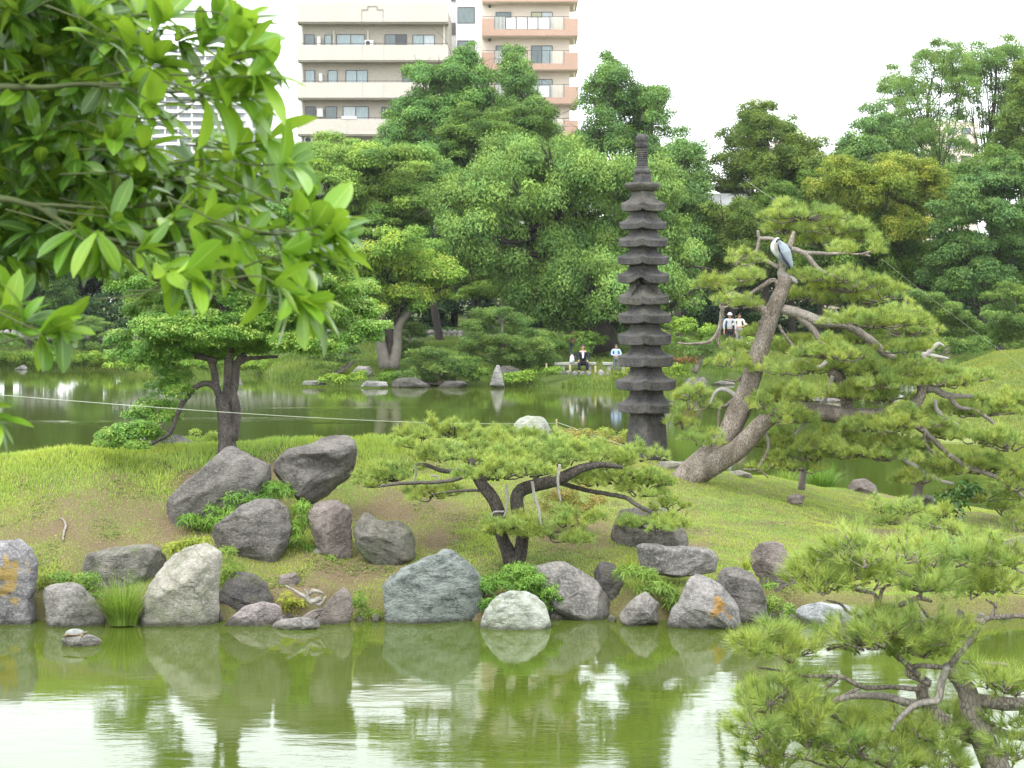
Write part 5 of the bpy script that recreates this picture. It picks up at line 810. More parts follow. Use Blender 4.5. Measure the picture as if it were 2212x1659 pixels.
T = [
 ('maple_tree', 'wide bright green maple in flat layers below the pale apartment block', [(640, 350, 70, 20), (735, 322, 70, 20), (700, 345, 60, 16), (850, 345, 80, 22), (790, 375, 60, 20), (700, 400, 90, 24), (600, 400, 60, 22), (800, 420, 90, 24), (890, 400, 60, 24), (650, 455, 90, 26), (760, 465, 90, 26), (870, 470, 70, 24), (560, 440, 60, 22), (580, 490, 60, 22), (700, 500, 80, 22), (900, 440, 60, 20), (810, 500, 70, 20)], 112, K_MAPLE, (740, None), dict(sub=.9, flat=.4, leaf=.17, cover=1.3, dens=1.15, r0=.2, ys=1.5)),
 ('broadleaf_tree', 'pointed fresh green tree between the two apartment blocks', [(1010, 125, 26, 24), (1000, 160, 48, 28), (950, 165, 50, 18), (905, 152, 30, 12), (1050, 185, 40, 24), (965, 205, 60, 28), (1030, 225, 60, 28), (1075, 255, 36, 24), (900, 228, 50, 16), (870, 262, 36, 20), (945, 262, 70, 30), (880, 300, 56, 26), (960, 305, 60, 30), (850, 330, 50, 16)], 136, K_CED, (980, None), dict(sub=.9, flat=.6, leaf=.2)),
 ('ginkgo_tree', 'slim column shaped tree in front of the salmon balconies', [(1116, 128, 24, 26), (1112, 165, 32, 30), (1128, 200, 36, 32), (1128, 240, 40, 30), (1160, 275, 40, 34), (1175, 310, 34, 34), (1150, 330, 50, 30)], 141, K_GINK, (1140, None), dict(sub=.8, flat=.9, leaf=.2)),
 ('evergreen_tree', 'dark rounded evergreen with cloud like tops below the slim column tree', [(1020, 265, 56, 30), (1065, 280, 40, 28), (1140, 265, 52, 26), (1170, 290, 34, 24), (1000, 305, 50, 32), (1090, 310, 50, 26), (1040, 345, 66, 34), (1120, 345, 60, 34), (990, 350, 40, 30), (1160, 335, 40, 30), (1080, 380, 70, 30)], 128, K_DARK, (1080, None), dict(sub=.75, flat=.5, leaf=.17, cover=1.5)),
 ('ginkgo_tree', 'twin topped ginkgo right of the salmon balcony building', [(1312, 150, 28, 26), (1318, 180, 38, 28), (1290, 215, 38, 28), (1330, 225, 32, 24), (1395, 205, 46, 30), (1415, 240, 36, 30), (1370, 245, 40, 26), (1290, 260, 40, 24), (1400, 280, 46, 26), (1300, 305, 56, 30), (1360, 325, 60, 30), (1265, 330, 40, 34), (1380, 300, 30, 26)], 134, K_GINK, (1330, None), dict(sub=.8, flat=.8, leaf=.19, cover=1.1)),
 ('ginkgo_tree', 'lower bright ginkgo immediately right of the pagoda finial', [(1478, 320, 42, 24), (1500, 345, 26, 20), (1450, 350, 40, 26), (1485, 385, 46, 28), (1440, 400, 50, 30), (1500, 430, 36, 34), (1460, 440, 40, 30)], 126, K_GINK, (1470, None), dict(sub=.75, flat=.8, leaf=.18)),
 ('drooping_tree', 'large drooping broadleaf tree hanging over the two benches', [(1120, 345, 70, 30), (1190, 345, 70, 36), (1240, 400, 90, 44), (1050, 405, 80, 34), (1000, 430, 56, 30), (1120, 420, 100, 44), (1310, 400, 80, 46), (1390, 420, 70, 50), (1010, 490, 60, 34), (1080, 480, 90, 44), (1200, 480, 110, 50), (1320, 490, 110, 54), (1430, 490, 70, 50), (1130, 550, 110, 46), (1260, 560, 120, 50), (1390, 560, 100, 54), (1470, 570, 46, 54), (1020, 550, 60, 30), (1190, 610, 100, 46), (1310, 620, 110, 50), (1420, 630, 80, 44), (1480, 640, 30, 30), (1220, 660, 90, 34), (1320, 680, 80, 34), (1260, 700, 60, 20), (1160, 640, 60, 30), (1370, 690, 50, 30)], 106, K_ZEL, (1300, 752), dict(sub=1.05, flat=.8, leaf=.17, cover=1.15, droop=.9, r0=.85, frac=.1, depth=.9, ys=1.15, jit=4.5, dens=.8)),
 ('maple_tree', 'twin stemmed maple with orange tinted new leaves on the far bank', [(710, 590, 60, 26), (960, 590, 44, 20), (880, 570, 60, 26), (780, 555, 70, 26), (860, 530, 70, 26), (930, 560, 50, 24), (740, 600, 56, 26), (830, 590, 80, 30), (900, 605, 66, 28), (790, 635, 66, 26), (870, 645, 60, 22), (945, 625, 34, 20), (740, 650, 40, 22), (820, 665, 50, 18), (700, 560, 50, 26), (700, 620, 40, 24)], 99, K_ORANGE, (845, 785), dict(sub=.8, flat=.5, leaf=.16, cover=1.2, r0=.3, frac=.25)),
 ('olive_tree', 'olive green round topped tree standing alone against the sky', [(1640, 250, 44, 20), (1660, 275, 60, 28), (1610, 300, 56, 30), (1690, 305, 60, 30), (1600, 345, 56, 30), (1660, 345, 70, 30), (1730, 330, 50, 30), (1760, 365, 46, 28), (1700, 385, 70, 30), (1580, 385, 44, 26), (1640, 400, 50, 30), (1740, 400, 56, 26)], 130, K_OLIVE, (1650, None), dict(sub=.75, flat=.6, leaf=.17, cover=1.1, dens=.85)),
 ('locust_tree', 'tall airy tree with thin limbs against the sky at the upper right', [(1925, 200, 44, 22), (1910, 240, 40, 20), (1960, 280, 44, 22), (2080, 190, 40, 24), (1945, 165, 44, 18), (1975, 205, 44, 22), (2040, 115, 56, 20), (2000, 140, 50, 20), (2070, 150, 50, 22), (2040, 185, 46, 24), (1990, 250, 50, 24), (2030, 290, 50, 26), (2055, 240, 40, 24), (1990, 310, 40, 26), (2050, 345, 50, 30), (2010, 370, 50, 24)], 146, K_LOC, (2050, None), dict(sub=.5, flat=.8, leaf=.15, cover=.6, dens=.8, frac=.22, ys=1.5, jit=5)),
 ('locust_tree', 'second tall airy tree at the right edge behind the first', [(2140, 160, 40, 24), (2195, 250, 40, 26), (2085, 160, 40, 20), (2160, 100, 50, 18), (2120, 130, 46, 20), (2190, 140, 44, 24), (2110, 200, 46, 26), (2170, 215, 50, 30), (2130, 260, 46, 24), (2200, 190, 36, 26), (2160, 300, 50, 24), (2110, 330, 44, 24)], 148, K_LOC, (2150, None), dict(sub=.7, flat=.6, leaf=.16, cover=.6, dens=.75, frac=.5)),
 ('broadleaf_tree', 'small dark tree between the olive tree and the tall airy trees', [(1830, 345, 46, 22), (1960, 345, 50, 26), (1920, 290, 44, 24), (1885, 258, 36, 20), (1900, 290, 46, 26), (1845, 300, 30, 18), (1860, 330, 46, 24), (1920, 325, 44, 26), (1890, 365, 60, 26), (1940, 375, 50, 26)], 139, K_GINK, (1890, None), dict(sub=.7, flat=.7, leaf=.18, cover=.9, dens=.85)),
 ('evergreen_tree', 'golden green evergreen with drooping clumps', [(1830, 375, 50, 22), (1790, 405, 44, 24), (1850, 410, 46, 24), (1930, 365, 50, 22), (1985, 380, 50, 24), (1920, 405, 60, 28), (2010, 410, 46, 22), (1870, 445, 60, 28), (1950, 450, 60, 30), (1960, 490, 46, 26), (1980, 525, 36, 22)], 117, K_YEL, (1920, None), dict(sub=.55, flat=.8, leaf=.14, cover=1.5, ys=1.6)),
 ('evergreen_tree', 'dark green evergreen under the golden one', [(1860, 500, 60, 30), (1920, 520, 60, 34), (1800, 480, 50, 34), (1850, 560, 70, 34), (1930, 570, 60, 34), (1990, 570, 40, 30), (1900, 615, 70, 26), (1780, 540, 46, 40)], 118.5, K_DARK, (1900, None), dict(sub=.7, flat=.7, leaf=.16)),
 ('broadleaf_tree', 'large bluish green tree filling the right side', [(2170, 375, 60, 26), (2120, 420, 60, 30), (2200, 430, 60, 40), (2070, 450, 50, 30), (2140, 470, 70, 34), (2050, 500, 40, 26), (2220, 500, 50, 40), (2100, 540, 60, 26), (2180, 550, 70, 30), (2050, 580, 60, 28), (2010, 605, 34, 20), (2120, 600, 60, 26), (2200, 610, 50, 26), (2090, 630, 44, 18)], 113, K_BLU, (2160, None), dict(sub=.75, flat=.5, leaf=.18, cover=1.3)),
 ('evergreen_tree', 'dark olive tree touching the right edge of the view high up', [(2215, 160, 30, 26), (2212, 210, 24, 26), (2200, 270, 34, 26), (2180, 320, 34, 28), (2215, 330, 40, 30), (2185, 365, 40, 24)], 138, K_OLIVE, (2215, None), dict(sub=.7, flat=.7, leaf=.17)),
 ('evergreen_tree', 'dark greyish green tree behind the top of the leaning pine', [(1560, 455, 50, 24), (1610, 470, 44, 26), (1530, 500, 40, 30), (1590, 510, 60, 28), (1640, 520, 50, 26), (1560, 550, 60, 28), (1620, 570, 60, 28), (1550, 600, 60, 30), (1690, 560, 40, 26)], 121, K_OLIVE, (1590, None), dict(sub=.7, flat=.6, leaf=.17)),
 ('evergreen_tree', 'low green tree under the olive tree', [(1690, 430, 50, 22), (1740, 445, 50, 22), (1650, 440, 40, 20), (1780, 450, 40, 24), (1720, 480, 60, 24)], 124, K_DARK, (1710, None), dict(sub=.65, flat=.6, leaf=.16)),
 ('broadleaf_tree', 'green tree filling the gap right of the slim column tree', [(1225, 330, 36, 22), (1240, 360, 40, 26), (1200, 385, 50, 24), (1270, 375, 40, 26)], 124, K_CED, (1235, None), dict(sub=.7, flat=.7, leaf=.17)),
 ('broadleaf_tree', 'dim green tree at the left shore behind the glossy branch', [(60, 560, 70, 30), (10, 590, 60, 26), (120, 590, 50, 26), (40, 630, 60, 26), (110, 640, 46, 20), (-30, 540, 60, 40), (160, 560, 44, 26)], 128, K_BLU, (60, None), dict(sub=.8, flat=.6, leaf=.18, cover=.9)),
 ('maple_tree', 'bright layered tree glimpsed under the drooping tree', [(1010, 600, 60, 18), (1060, 575, 50, 18), (1080, 620, 60, 18), (1040, 640, 50, 16), (970, 575, 40, 16)], 111, K_MAPLE, (1040, None), dict(sub=.7, flat=.35, leaf=.16)),
 ('broadleaf_tree', 'green tree in the gap between the wide maple and the drooping tree', [(960, 400, 50, 26), (930, 440, 50, 28), (980, 460, 40, 28), (950, 500, 60, 28), (900, 350, 40, 24), (930, 375, 50, 24)], 119, K_CED, (950, None), dict(sub=.7, flat=.7, leaf=.17)),
 ('evergreen_tree', 'dark tree filling the gap between the olive tree and the golden evergreen', [(1780, 400, 50, 30), (1740, 470, 60, 34), (1800, 440, 50, 34), (1690, 500, 60, 34), (1650, 480, 50, 30)], 127, K_DARK, (1760, None), dict(sub=.75, flat=.7, leaf=.17)),
 ('evergreen_tree', 'dark evergreen below the tall airy trees', [(2040, 400, 60, 26), (2100, 390, 50, 26), (2070, 430, 60, 30), (2150, 360, 50, 26), (1990, 400, 40, 26), (2020, 460, 50, 30)], 128, K_DARK, (2070, None), dict(sub=.75, flat=.7, leaf=.17)),
 ('broadleaf_tree', 'mid green tree behind the pagoda shaft', [(1400, 360, 60, 30), (1440, 420, 60, 34), (1500, 480, 46, 34), (1520, 540, 40, 34), (1480, 520, 50, 30)], 118, K_BLU, (1470, None), dict(sub=.8, flat=.7, leaf=.18)),
]
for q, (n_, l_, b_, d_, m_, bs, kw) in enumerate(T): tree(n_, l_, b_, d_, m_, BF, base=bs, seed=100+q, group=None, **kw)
mb = MB(); tubeD(mb, [(835, 795), (824, 745), (818, 700), (850, 640)], [16, 11, 9, 5], 98.6, 8, 3, .15); mb2 = MB(); tubeD(mb2, [(848, 795), (858, 745), (862, 700), (905, 655), (935, 635)], [14, 10, 9, 6, 3], 98.6, 8, 4, .15)
tm = [o for o in scene.objects if o.get('label', '').startswith('twin stemmed maple')][0]
[c for c in tm.children if c.name.startswith('trunk')][0].name = 'limb'; MBK = plain('maple_bark', (.17, .15, .125), .9, .25, 3, .3); mb.build('trunk', MBK, tm, True); mb2.build('trunk', MBK, tm, True)
def cloudpine(label, pl, d, base, seed, limbs_=None, mat=K_PINE, group='clipped pines on the far bank'):
    r = rs(seed); e = empty('cloud_pine', P(base[0], base[1], d), label, 'pine tree', group); mb = MB(); cs = []
    V, A, cs = crown_pts(r, [(p_[0], p_[1], p_[2]*1.1, p_[3]*1.35, r.uniform(-.8, .8)) for p_ in pl], d, .17, .4, .55, 1.2, 1.2, asp=.22, droop=-.5, jit=.8)
    mk('needles', V, [np.arange(len(V)).reshape(-1, 4)], mat, e, False, {'rnd': A})
    b = P(base[0], base[1]+4, d); top = max(cs, key=lambda c: c[2]); mid = b*.5+top*.5+np.array([r.normal()*.4, 0, 0])
    C = tube(mb, [b, mid, top-[0, 0, .2]], [.16, .11, .05], 7, seed=seed, rough=.2, wob=.05)
    for c in cs:
        s = C[int(np.clip((c[2]-b[2])/(top[2]-b[2]+.1)-.15, .08, .95)*(len(C)-1))]; tube(mb, [s, (s+c)/2-[0, 0, .1], c-[0, 0, .12]], [.06, .045, .02], 5, rough=.2, step=.2)
    mb.build('trunk', BARK, e, True); return e
cloudpine('clipped far pine with many round pads left of the benches', [(1050, 685, 34, 12), (1085, 678, 30, 10), (1030, 705, 30, 12), (1110, 700, 30, 12), (1070, 715, 40, 12), (1140, 720, 34, 12), (1035, 735, 30, 10), (1090, 745, 44, 12), (1160, 750, 30, 12), (1060, 765, 40, 12), (1120, 770, 40, 12), (1175, 770, 30, 12), (1010, 760, 30, 12), (1100, 788, 34, 9), (1150, 785, 34, 9)], 97, (1085, 812), 301)
cloudpine('small clipped pine behind the twin trunked maple', [(880, 712, 24, 9), (895, 728, 24, 9), (870, 740, 24, 9), (900, 750, 22, 8), (855, 760, 22, 8), (885, 768, 24, 8)], 101, (880, 780), 302)
cloudpine('low spreading pine trailing over the far waterline', [(920, 765, 34, 9), (950, 775, 40, 10), (900, 785, 34, 9), (960, 795, 50, 10), (910, 805, 40, 9), (990, 790, 34, 9), (880, 815, 30, 7), (940, 818, 44, 8), (1000, 812, 24, 8)], 94.5, (950, 826), 303)
cloudpine('dim clipped pine on the far left bank', [(190, 693, 24, 8), (168, 706, 26, 8), (215, 708, 24, 8), (190, 725, 34, 9), (240, 728, 26, 8), (180, 748, 34, 9), (225, 750, 30, 9), (265, 745, 22, 8)], 121, (215, 780), 304)
cloudpine('low dark pine left of the twin trunked maple', [(715, 745, 24, 8), (740, 760, 26, 8), (700, 770, 26, 8), (730, 782, 30, 8), (700, 795, 24, 7)], 97, (720, 806), 305)
cloudpine('clipped pine with a rounded top beyond the big leaning pine', [(1985, 648, 40, 12), (2020, 668, 40, 12), (1960, 672, 36, 10), (2060, 688, 44, 13), (2000, 700, 40, 12), (2100, 710, 34, 12), (2040, 720, 44, 12), (1970, 720, 34, 10)], 92, (2020, 770), 306)
cloudpine('clipped pine cut by the right edge', [(2190, 632, 34, 12), (2160, 642, 26, 10), (2205, 660, 30, 12), (2170, 672, 30, 11), (2150, 690, 26, 10), (2210, 700, 30, 12), (2175, 715, 36, 11), (2150, 735, 30, 9), (2205, 740, 30, 10)], 90, (2195, 765), 307)
cloudpine('yellowish clipped pine pad above the mound', [(2080, 757, 26, 9), (2050, 742, 20, 8), (2110, 745, 30, 9), (2010, 760, 26, 9), (1975, 775, 30, 9), (1930, 765, 30, 9)], 88, (2050, 790), 308, K_SHR)
cloudpine('pine behind the right arm of the leaning pine', [(1850, 770, 40, 11), (1800, 750, 40, 11), (1890, 790, 36, 10), (1760, 775, 36, 10), (1830, 800, 44, 10), (1780, 735, 30, 9)], 90, (1820, 830), 309)
cloudpine('pine left of the people walking', [(1500, 760, 24, 8), (1480, 745, 26, 8), (1530, 745, 26, 8), (1520, 775, 24, 7)], 93, (1500, 800), 310)
SG = 'shrubs along the far bank'
for q, (l_, b_, d_, m_) in enumerate([
 ('bright green clipped shrub right of the pagoda', [(1470, 700, 40, 14), (1510, 710, 40, 14), (1450, 720, 30, 12), (1530, 725, 30, 12)], 98, K_SHR), ('reddish brown shrub right of the pagoda', [(1480, 775, 24, 12), (1500, 770, 18, 10), (1460, 782, 20, 8)], 96, None),
 ('low leafy edge of bushes along the left waterline', [(x, 772+4*math.sin(x), 40, 12) for x in range(-60, 260, 44)], 118.8, K_SHR), ('dark rounded clipped bush behind the man in the suit', [(1262, 747, 17, 14), (1250, 755, 14, 10)], 98.5, K_DARK), ('dark green bush between the low pine and the triangular stone', [(1020, 800, 30, 14), (1040, 812, 24, 12), (1000, 780, 34, 12)], 94, K_DARK),
 ('pale green shrub behind the walking person', [(1260, 728, 36, 10), (1300, 735, 24, 8), (1230, 738, 20, 8)], 103, K_MAPLE), ('dark leaves of a clipped bush right of the far pine', [(1180, 735, 30, 14), (1205, 745, 20, 12)], 99, K_DARK), ('yellow green grassy bush at the water under the second bench', [(1345, 812, 22, 10), (1325, 820, 22, 8), (1360, 800, 18, 10)], 94, K_YEL),
 ('green sprawling bush on the far waterline under the benches', [(1130, 812, 34, 8), (1180, 800, 26, 7), (1100, 820, 30, 7)], 93.8, K_SHR), ('fresh green shrub at the foot of the pagoda roofs on the far bank', [(1455, 800, 30, 8), (1480, 806, 24, 6)], 94, K_SHR), ('greenish shrub at the left edge over the water', [(10, 735, 34, 16), (-20, 745, 30, 14)], 117, K_CED),
 ('brown leaved shrub on the far left bank', [(105, 755, 20, 9)], 119, K_OLIVE), ('grassy bush along the water below the twin trunked maple', [(760, 815, 40, 8), (720, 818, 34, 7), (820, 812, 30, 7)], 94, K_SHR), ('bright hedge below the dark trees on the right', [(1960, 745, 60, 16), (2120, 740, 40, 16), (1880, 750, 50, 16), (1800, 750, 50, 14), (1700, 745, 60, 14)], 100, K_DARK), ('low shrub by the path behind the big pine trunk', [(1620, 745, 30, 10), (1650, 735, 30, 9), (1600, 752, 24, 8)], 97, K_MAPLE),
 ('sprawling shrub on the left part of the far bank', [(x, 790, 40, 9) for x in range(270, 620, 50)], 108, K_SHR)]):
    if m_ is None: m_ = lm('red_brown_shrub_leaf', (.10, .05, .025), (.2, .10, .045), (.28, .18, .06))
    hedge('shrub', l_, b_, d_, m_, 330+q, group=SG, leaf=.13, sub=.35)
# low retaining wall of round stones behind the lawn
r = rs(77); M_W = rockmat('wall_stone', (.15, .145, .135), (.26, .25, .23), bump=.5)
w = empty('retaining_wall', P(820, 725, 121), 'low retaining wall of rounded stones in the shade under the far trees', 'wall')
mb = MB()
for row in range(2):
    u = -40
    while u < 1100:
        sz = r.uniform(9, 17); c = P(u+row*5, 728-row*9+r.normal(), 121+.2*row); a = sz*.5*121/F*.55; q0 = rdir(r, 1)
        th, ph = np.meshgrid(np.linspace(0, 2*math.pi, 9)[:-1], np.linspace(-1.2, 1.2, 5)); V = np.stack([np.cos(ph)*np.cos(th)*a*1.7, np.cos(ph)*np.sin(th)*a*1.2, np.sin(ph)*.19], -1).reshape(-1, 3)*(1+.2*r.random(40))[:, None]+c
        i = np.arange(4)[:, None]*8; j = np.arange(8)[None]; mb.add(V, [np.stack([i+j, i+(j+1) % 8, i+8+(j+1) % 8, i+8+j], -1).reshape(-1, 4), np.array([[32+k for k in range(8)]])]); u += sz
mb.build('wall_stones', M_W, w)
# ---------------------------------------------------------------- buildings
def bldg(name, label, d, cat='building'):
    k = d/F; e = empty(name, P(800, 900, d)*[1, 1, 0]+[0, 0, 2.5], label, cat)
    X = lambda x: (x-CX)*k; Z = lambda y: H-(y-HOR)*k
    def box(mb, x0, x1, y0, y1, a, b): return mb.box(X(x0), X(x1), d+a, d+b, Z(y1), Z(y0))
    return e, box, k
def tilemat(name, c, s=3., var=.08):
    m, t, o = newmat(name); v = pos(t); b = N(t, 'ShaderNodeTexBrick', {'Vector': N(t, 'ShaderNodeMapping', {'Vector': v, 'Rotation': (math.radians(90), 0, 0)}).outputs[0], 'Scale': s, 'Color1': c4(c), 'Color2': c4([x*(1-var*1.6) for x in c]), 'Mortar': c4([x*.8 for x in c]), 'Mortar Size': .015})
    c2 = mix(t, ramp(t, noise(t, .5, 5, v), [(.3, (.0, .0, .0)), (.75, (.35, .35, .35))]), b.outputs[0], tuple(x*.72 for x in c))
    p = N(t, 'ShaderNodeBsdfPrincipled', {'Base Color': c2, 'Roughness': .85, 'Specular IOR Level': .2}); t.links.new(p.outputs[0], o.inputs[0]); return m
M_BE = tilemat('beige_tile_wall', (.45, .41, .34)); M_BE2 = tilemat('beige_balcony_face', (.54, .50, .43)); M_SA = tilemat('salmon_tile', (.46, .31, .235)); M_CR = plain('cream_render', (.66, .58, .48), .8, .05, .4); M_WH = plain('white_render', (.70, .69, .68), .8, .05, .3)
M_FRM = plain('window_frame_brown', (.09, .08, .08), .5, .1); M_PIPE = plain('cream_pipe', (.65, .64, .55), .5, .05); M_AC = plain('air_conditioner_casing', (.6, .6, .57), .5, .05); M_DK = plain('dark_grille', (.05, .05, .05), .6, .1)
def glass(name, c, rough=.1):
    m, t, o = newmat(name); f = ramp(t, noise(t, 2.5, 3, pos(t, (6, 1, .6))), [(.35, tuple(x*.75 for x in c)), (.65, c)])
    p = N(t, 'ShaderNodeBsdfPrincipled', {'Base Color': f, 'Roughness': rough, 'Specular IOR Level': .6}); t.links.new(p.outputs[0], o.inputs[0]); return m
GL = [glass('curtained_pane', (.30, .38, .38)), glass('dim_pane', (.13, .17, .17)), glass('white_curtain_pane', (.50, .55, .55)), glass('open_dark_pane', (.03, .03, .03)), glass('yellow_curtain_pane', (.42, .42, .24))]
def window(e, box, x0, x1, y0, y1, a, gl, nm='window'):
    f = MB(); n = len(gl); w = (x1-x0)/n; t_ = 1.3
    box(f, x0, x1, y0, y0+t_, a-.08, a+.04); box(f, x0, x1, y1-t_, y1, a-.08, a+.04)
    for q in range(n+1): xx = x0+q*w; box(f, xx-t_*.5, xx+t_*.5, y0+t_, y1-t_, a-.08, a+.04)
    fo = f.build(nm, M_FRM, e)
    for q, g_ in enumerate(gl): p_ = MB(); box(p_, x0+q*w+t_*.5, x0+(q+1)*w-t_*.5, y0+t_, y1-t_, a-.03+.02*q, a+.02+.02*q); p_.build('pane', GL[g_], fo)
# beige block
e, box, k = bldg('apartment_block', 'beige tiled apartment block with long solid balconies', 165); d0 = 165
mb = MB(); box(mb, 646, 966, 8, 660, 1.5, 12); mb.build('wall', M_BE, e)
mb = MB(); box(mb, 641, 968, 7, 47, 0, .25); box(mb, 641, 645, 8, 47, .25, 1.5); box(mb, 964, 968, 8, 47, .25, 1.5); box(mb, 641, 968, 46, 50, .25, 1.7); mb.build('roof_parapet', M_BE2, e)
mb = MB(); box(mb, 726, 790, -8, 7, 3, 8); box(mb, 716, 722, -6, 7, 2, 3); mb.build('roof_box', M_BE2, e)
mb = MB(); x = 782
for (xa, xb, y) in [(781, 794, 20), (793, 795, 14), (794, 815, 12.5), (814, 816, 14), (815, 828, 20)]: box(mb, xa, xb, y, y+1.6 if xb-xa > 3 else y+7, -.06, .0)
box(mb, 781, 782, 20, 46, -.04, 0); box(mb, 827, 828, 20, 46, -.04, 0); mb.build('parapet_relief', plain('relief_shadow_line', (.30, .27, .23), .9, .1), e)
for y in (97, 178, 257, 338, 419):
    mb = MB(); box(mb, 642, 968, y, y+33, 0, .2); box(mb, 642, 968, y+32, y+36, .2, 1.6); box(mb, 642, 645, y, y+32, .2, 1.6); mb.build('balcony', M_BE2, e)
    mb = MB(); box(mb, 642, 968, y-4, y-3, .05, .1); [box(mb, xx, xx+.8, y-3, y, .05, .1) for xx in range(642, 968, 24)]; mb.build('handrail', M_FRM, e)
    mb = MB(); [box(mb, xx-.4, xx+.4, y+1, y+32, -.02, 0) for xx in ((783, 829) if y < 250 else (750, 829))]; mb.build('panel_joint', M_BE, e)
for (a, b, c, g_) in [(654, 675, 69, (1,)), (698, 713, 70, (0,)), (724, 785, 69, (0, 0)), (829, 876, 69, (1, 3)), (890, 937, 70, (0, 2)), (655, 676, 147, (0,)), (705, 725, 147, (0,)), (744, 791, 147, (0, 0)), (868, 910, 147, (1, 0)), (656, 677, 226, (3,)), (699, 724, 226, (1,)), (738, 793, 226, (2, 0)), (822, 867, 227, (3, 0)), (700, 790, 306, (1, 0)), (830, 880, 306, (1, 3))]:
    window(e, box, a, b, c, c+44 if c < 300 else c+36, 1.5, g_)
for (x0, y0, x1, y1) in [(786, 84, 805, 97), (655, 293, 677, 309), (683, 76, 690, 94), (687, 156, 694, 174), (683, 232, 695, 250)]:
    mb = MB(); box(mb, x0, x1, y0, y1, .8, 1.4); a_ = mb.build('air_conditioner' if x1-x0 > 12 else 'water_heater', M_AC, e)
    if x1-x0 > 15:
        th = np.linspace(0, 2*math.pi, 17)[:-1]; cx_, cy_ = x0+(x1-x0)*.38, (y0+y1)/2; rr = (y1-y0)*.38
        V = np.array([[(cx_+rr*math.cos(t_)-CX)*k, d0+.77, H-(cy_+rr*math.sin(t_)-HOR)*k] for t_ in th]); mk('fan_grille', V, [np.array([range(16)])], M_DK, a_)
mb = MB()
for xx in (648, 957, 792, 718): box(mb, xx, xx+2.4 if xx < 700 or xx > 900 else xx+1.2, 50 if xx in (648, 957) else 62, 345 if xx in (648, 957) else 92, 1.1, 1.3)
mb.build('drain_pipe', M_PIPE, e)
mb = MB(); box(mb, 738, 770, 251, 257, -.05, 0); mb.build('hanging_laundry', M_WH, e)
# salmon and cream tower with wrapped balconies
e, box, k = bldg('apartment_block', 'cream apartment block with salmon tiled balconies and metal railings', 176); d0 = 176
mb = MB(); box(mb, 1041, 1232, -420, 660, 1.6, 14); mb.build('wall', M_CR, e)
mb = MB(); box(mb, 984, 1040.5, -360, 660, 2.2, 12); mb.build('stair_wing', M_WH, e)
mb = MB(); box(mb, 969, 983.5, -300, 660, 4., 11); mb.build('side_wing', plain('grey_side', (.45, .44, .44), .8, .1), e)
mb = MB(); [box(mb, 972, 981, yy, yy+26, 3.9, 4.) for yy in range(-260, 400, 74)]; mb.build('louvre_window', M_FRM, e)
mb = MB(); box(mb, 1036, 1041, -360, 640, 1.9, 2.2); mb.build('drain_pipe', M_PIPE, e)
for q in range(-6, 8):
    y = 40+q*73.4
    if y < -400 or y > 520: continue
    mb = MB(); box(mb, 1041, 1067, y, y+37, 0, .2); box(mb, 1219, 1249, y, y+37, 0, .2); box(mb, 1067, 1219, y+23.5, y+37, 0, .2); box(mb, 1246, 1249, y, y+37, .2, 6); mb.build('balcony', M_SA, e)
    mb = MB(); box(mb, 1041.5, 1248, y+34, y+38.5, .2, 6); mb.build('balcony_slab', M_CR, e)
    mb = MB(); box(mb, 1042, 1248, y-5, y-4, .05, .12); 
    [box(mb, xx-.8, xx+.8, y-4, y+23.5, .02, .1) for xx in (1068, 1092, 1115, 1139, 1162, 1188, 1218)]; [box(mb, xx-.4, xx+.4, y-4, y, .02, .1) for xx in (1044, 1230, 1246)]; mb.build('railing', M_FRM, e)
    mb = MB(); [box(mb, xx, xx+1., y-4, y+23.5, .06, .12) for xx in list(np.arange(1069, 1093, 2.9))+list(np.arange(1190, 1217, 2.9))]; mb.build('railing_bars', M_PIPE, e)
    if q % 2 == 0:
        mb = MB(); box(mb, 1093.5, 1187, y-2, y+22, .12, .14); mb.build('frosted_panel', plain('frosted_panel', (.62, .64, .6), .3, .03), e)
    window(e, box, 1071, 1104, y-20, y+22, 1.6, (1,)); window(e, box, 1148, 1194, y-20, y+23, 1.6, (4, 2) if q == 0 else (1, 0) if q % 2 else (0, 0))
    window(e, box, 987, 1024, y-33, y+3, 2.2, (1,))
    mb = MB(); box(mb, 1055, 1060, y-34, y-29, 1.2, 1.6); mb.build('ceiling_lamp', M_DK, e)
mb = MB(); box(mb, 1240, 1241.3, -380, 640, .5, .6); mb.build('drain_pipe', M_PIPE, e)
# white high-rise far behind the leaves
e, box, k = bldg('high_rise', 'white high-rise tower with rows of balconies far behind the leaves', 620, 'tower block')
mb = MB(); box(mb, 300, 540, 92, 660, 3, 40); mb.build('wall', M_WH, e); mb = MB(); box(mb, 470, 535, 60, 92, 8, 30); mb.build('roof_box', M_WH, e)
GLW = plain('tower_window_band', (.34, .38, .42), .4, .2, .3)
for q in range(30):
    y = 96+q*17.6
    mb = MB(); box(mb, 298, 530, y, y+6.6, 0, 3); mb.build('balcony', M_WH, e)
    mb = MB(); [box(mb, xx, xx+17, y+7.5, y+16, 2.7, 3) for xx in range(304, 520, 29)]; mb.build('window_row', GLW, e)
    mb = MB(); [box(mb, xx, xx+3, y+7, y+17, .4, 3) for xx in range(325, 525, 29)]; mb.build('balcony_divider', M_WH, e)
    mb = MB(); [mb.box((540-CX)*k, (540-CX)*k+1.5, 620+aa, 620+aa+5, H-(y+14-HOR)*k, H-(y+6-HOR)*k) for aa in (6, 14, 22, 30)]; mb.build('side_window_row', GLW, e)
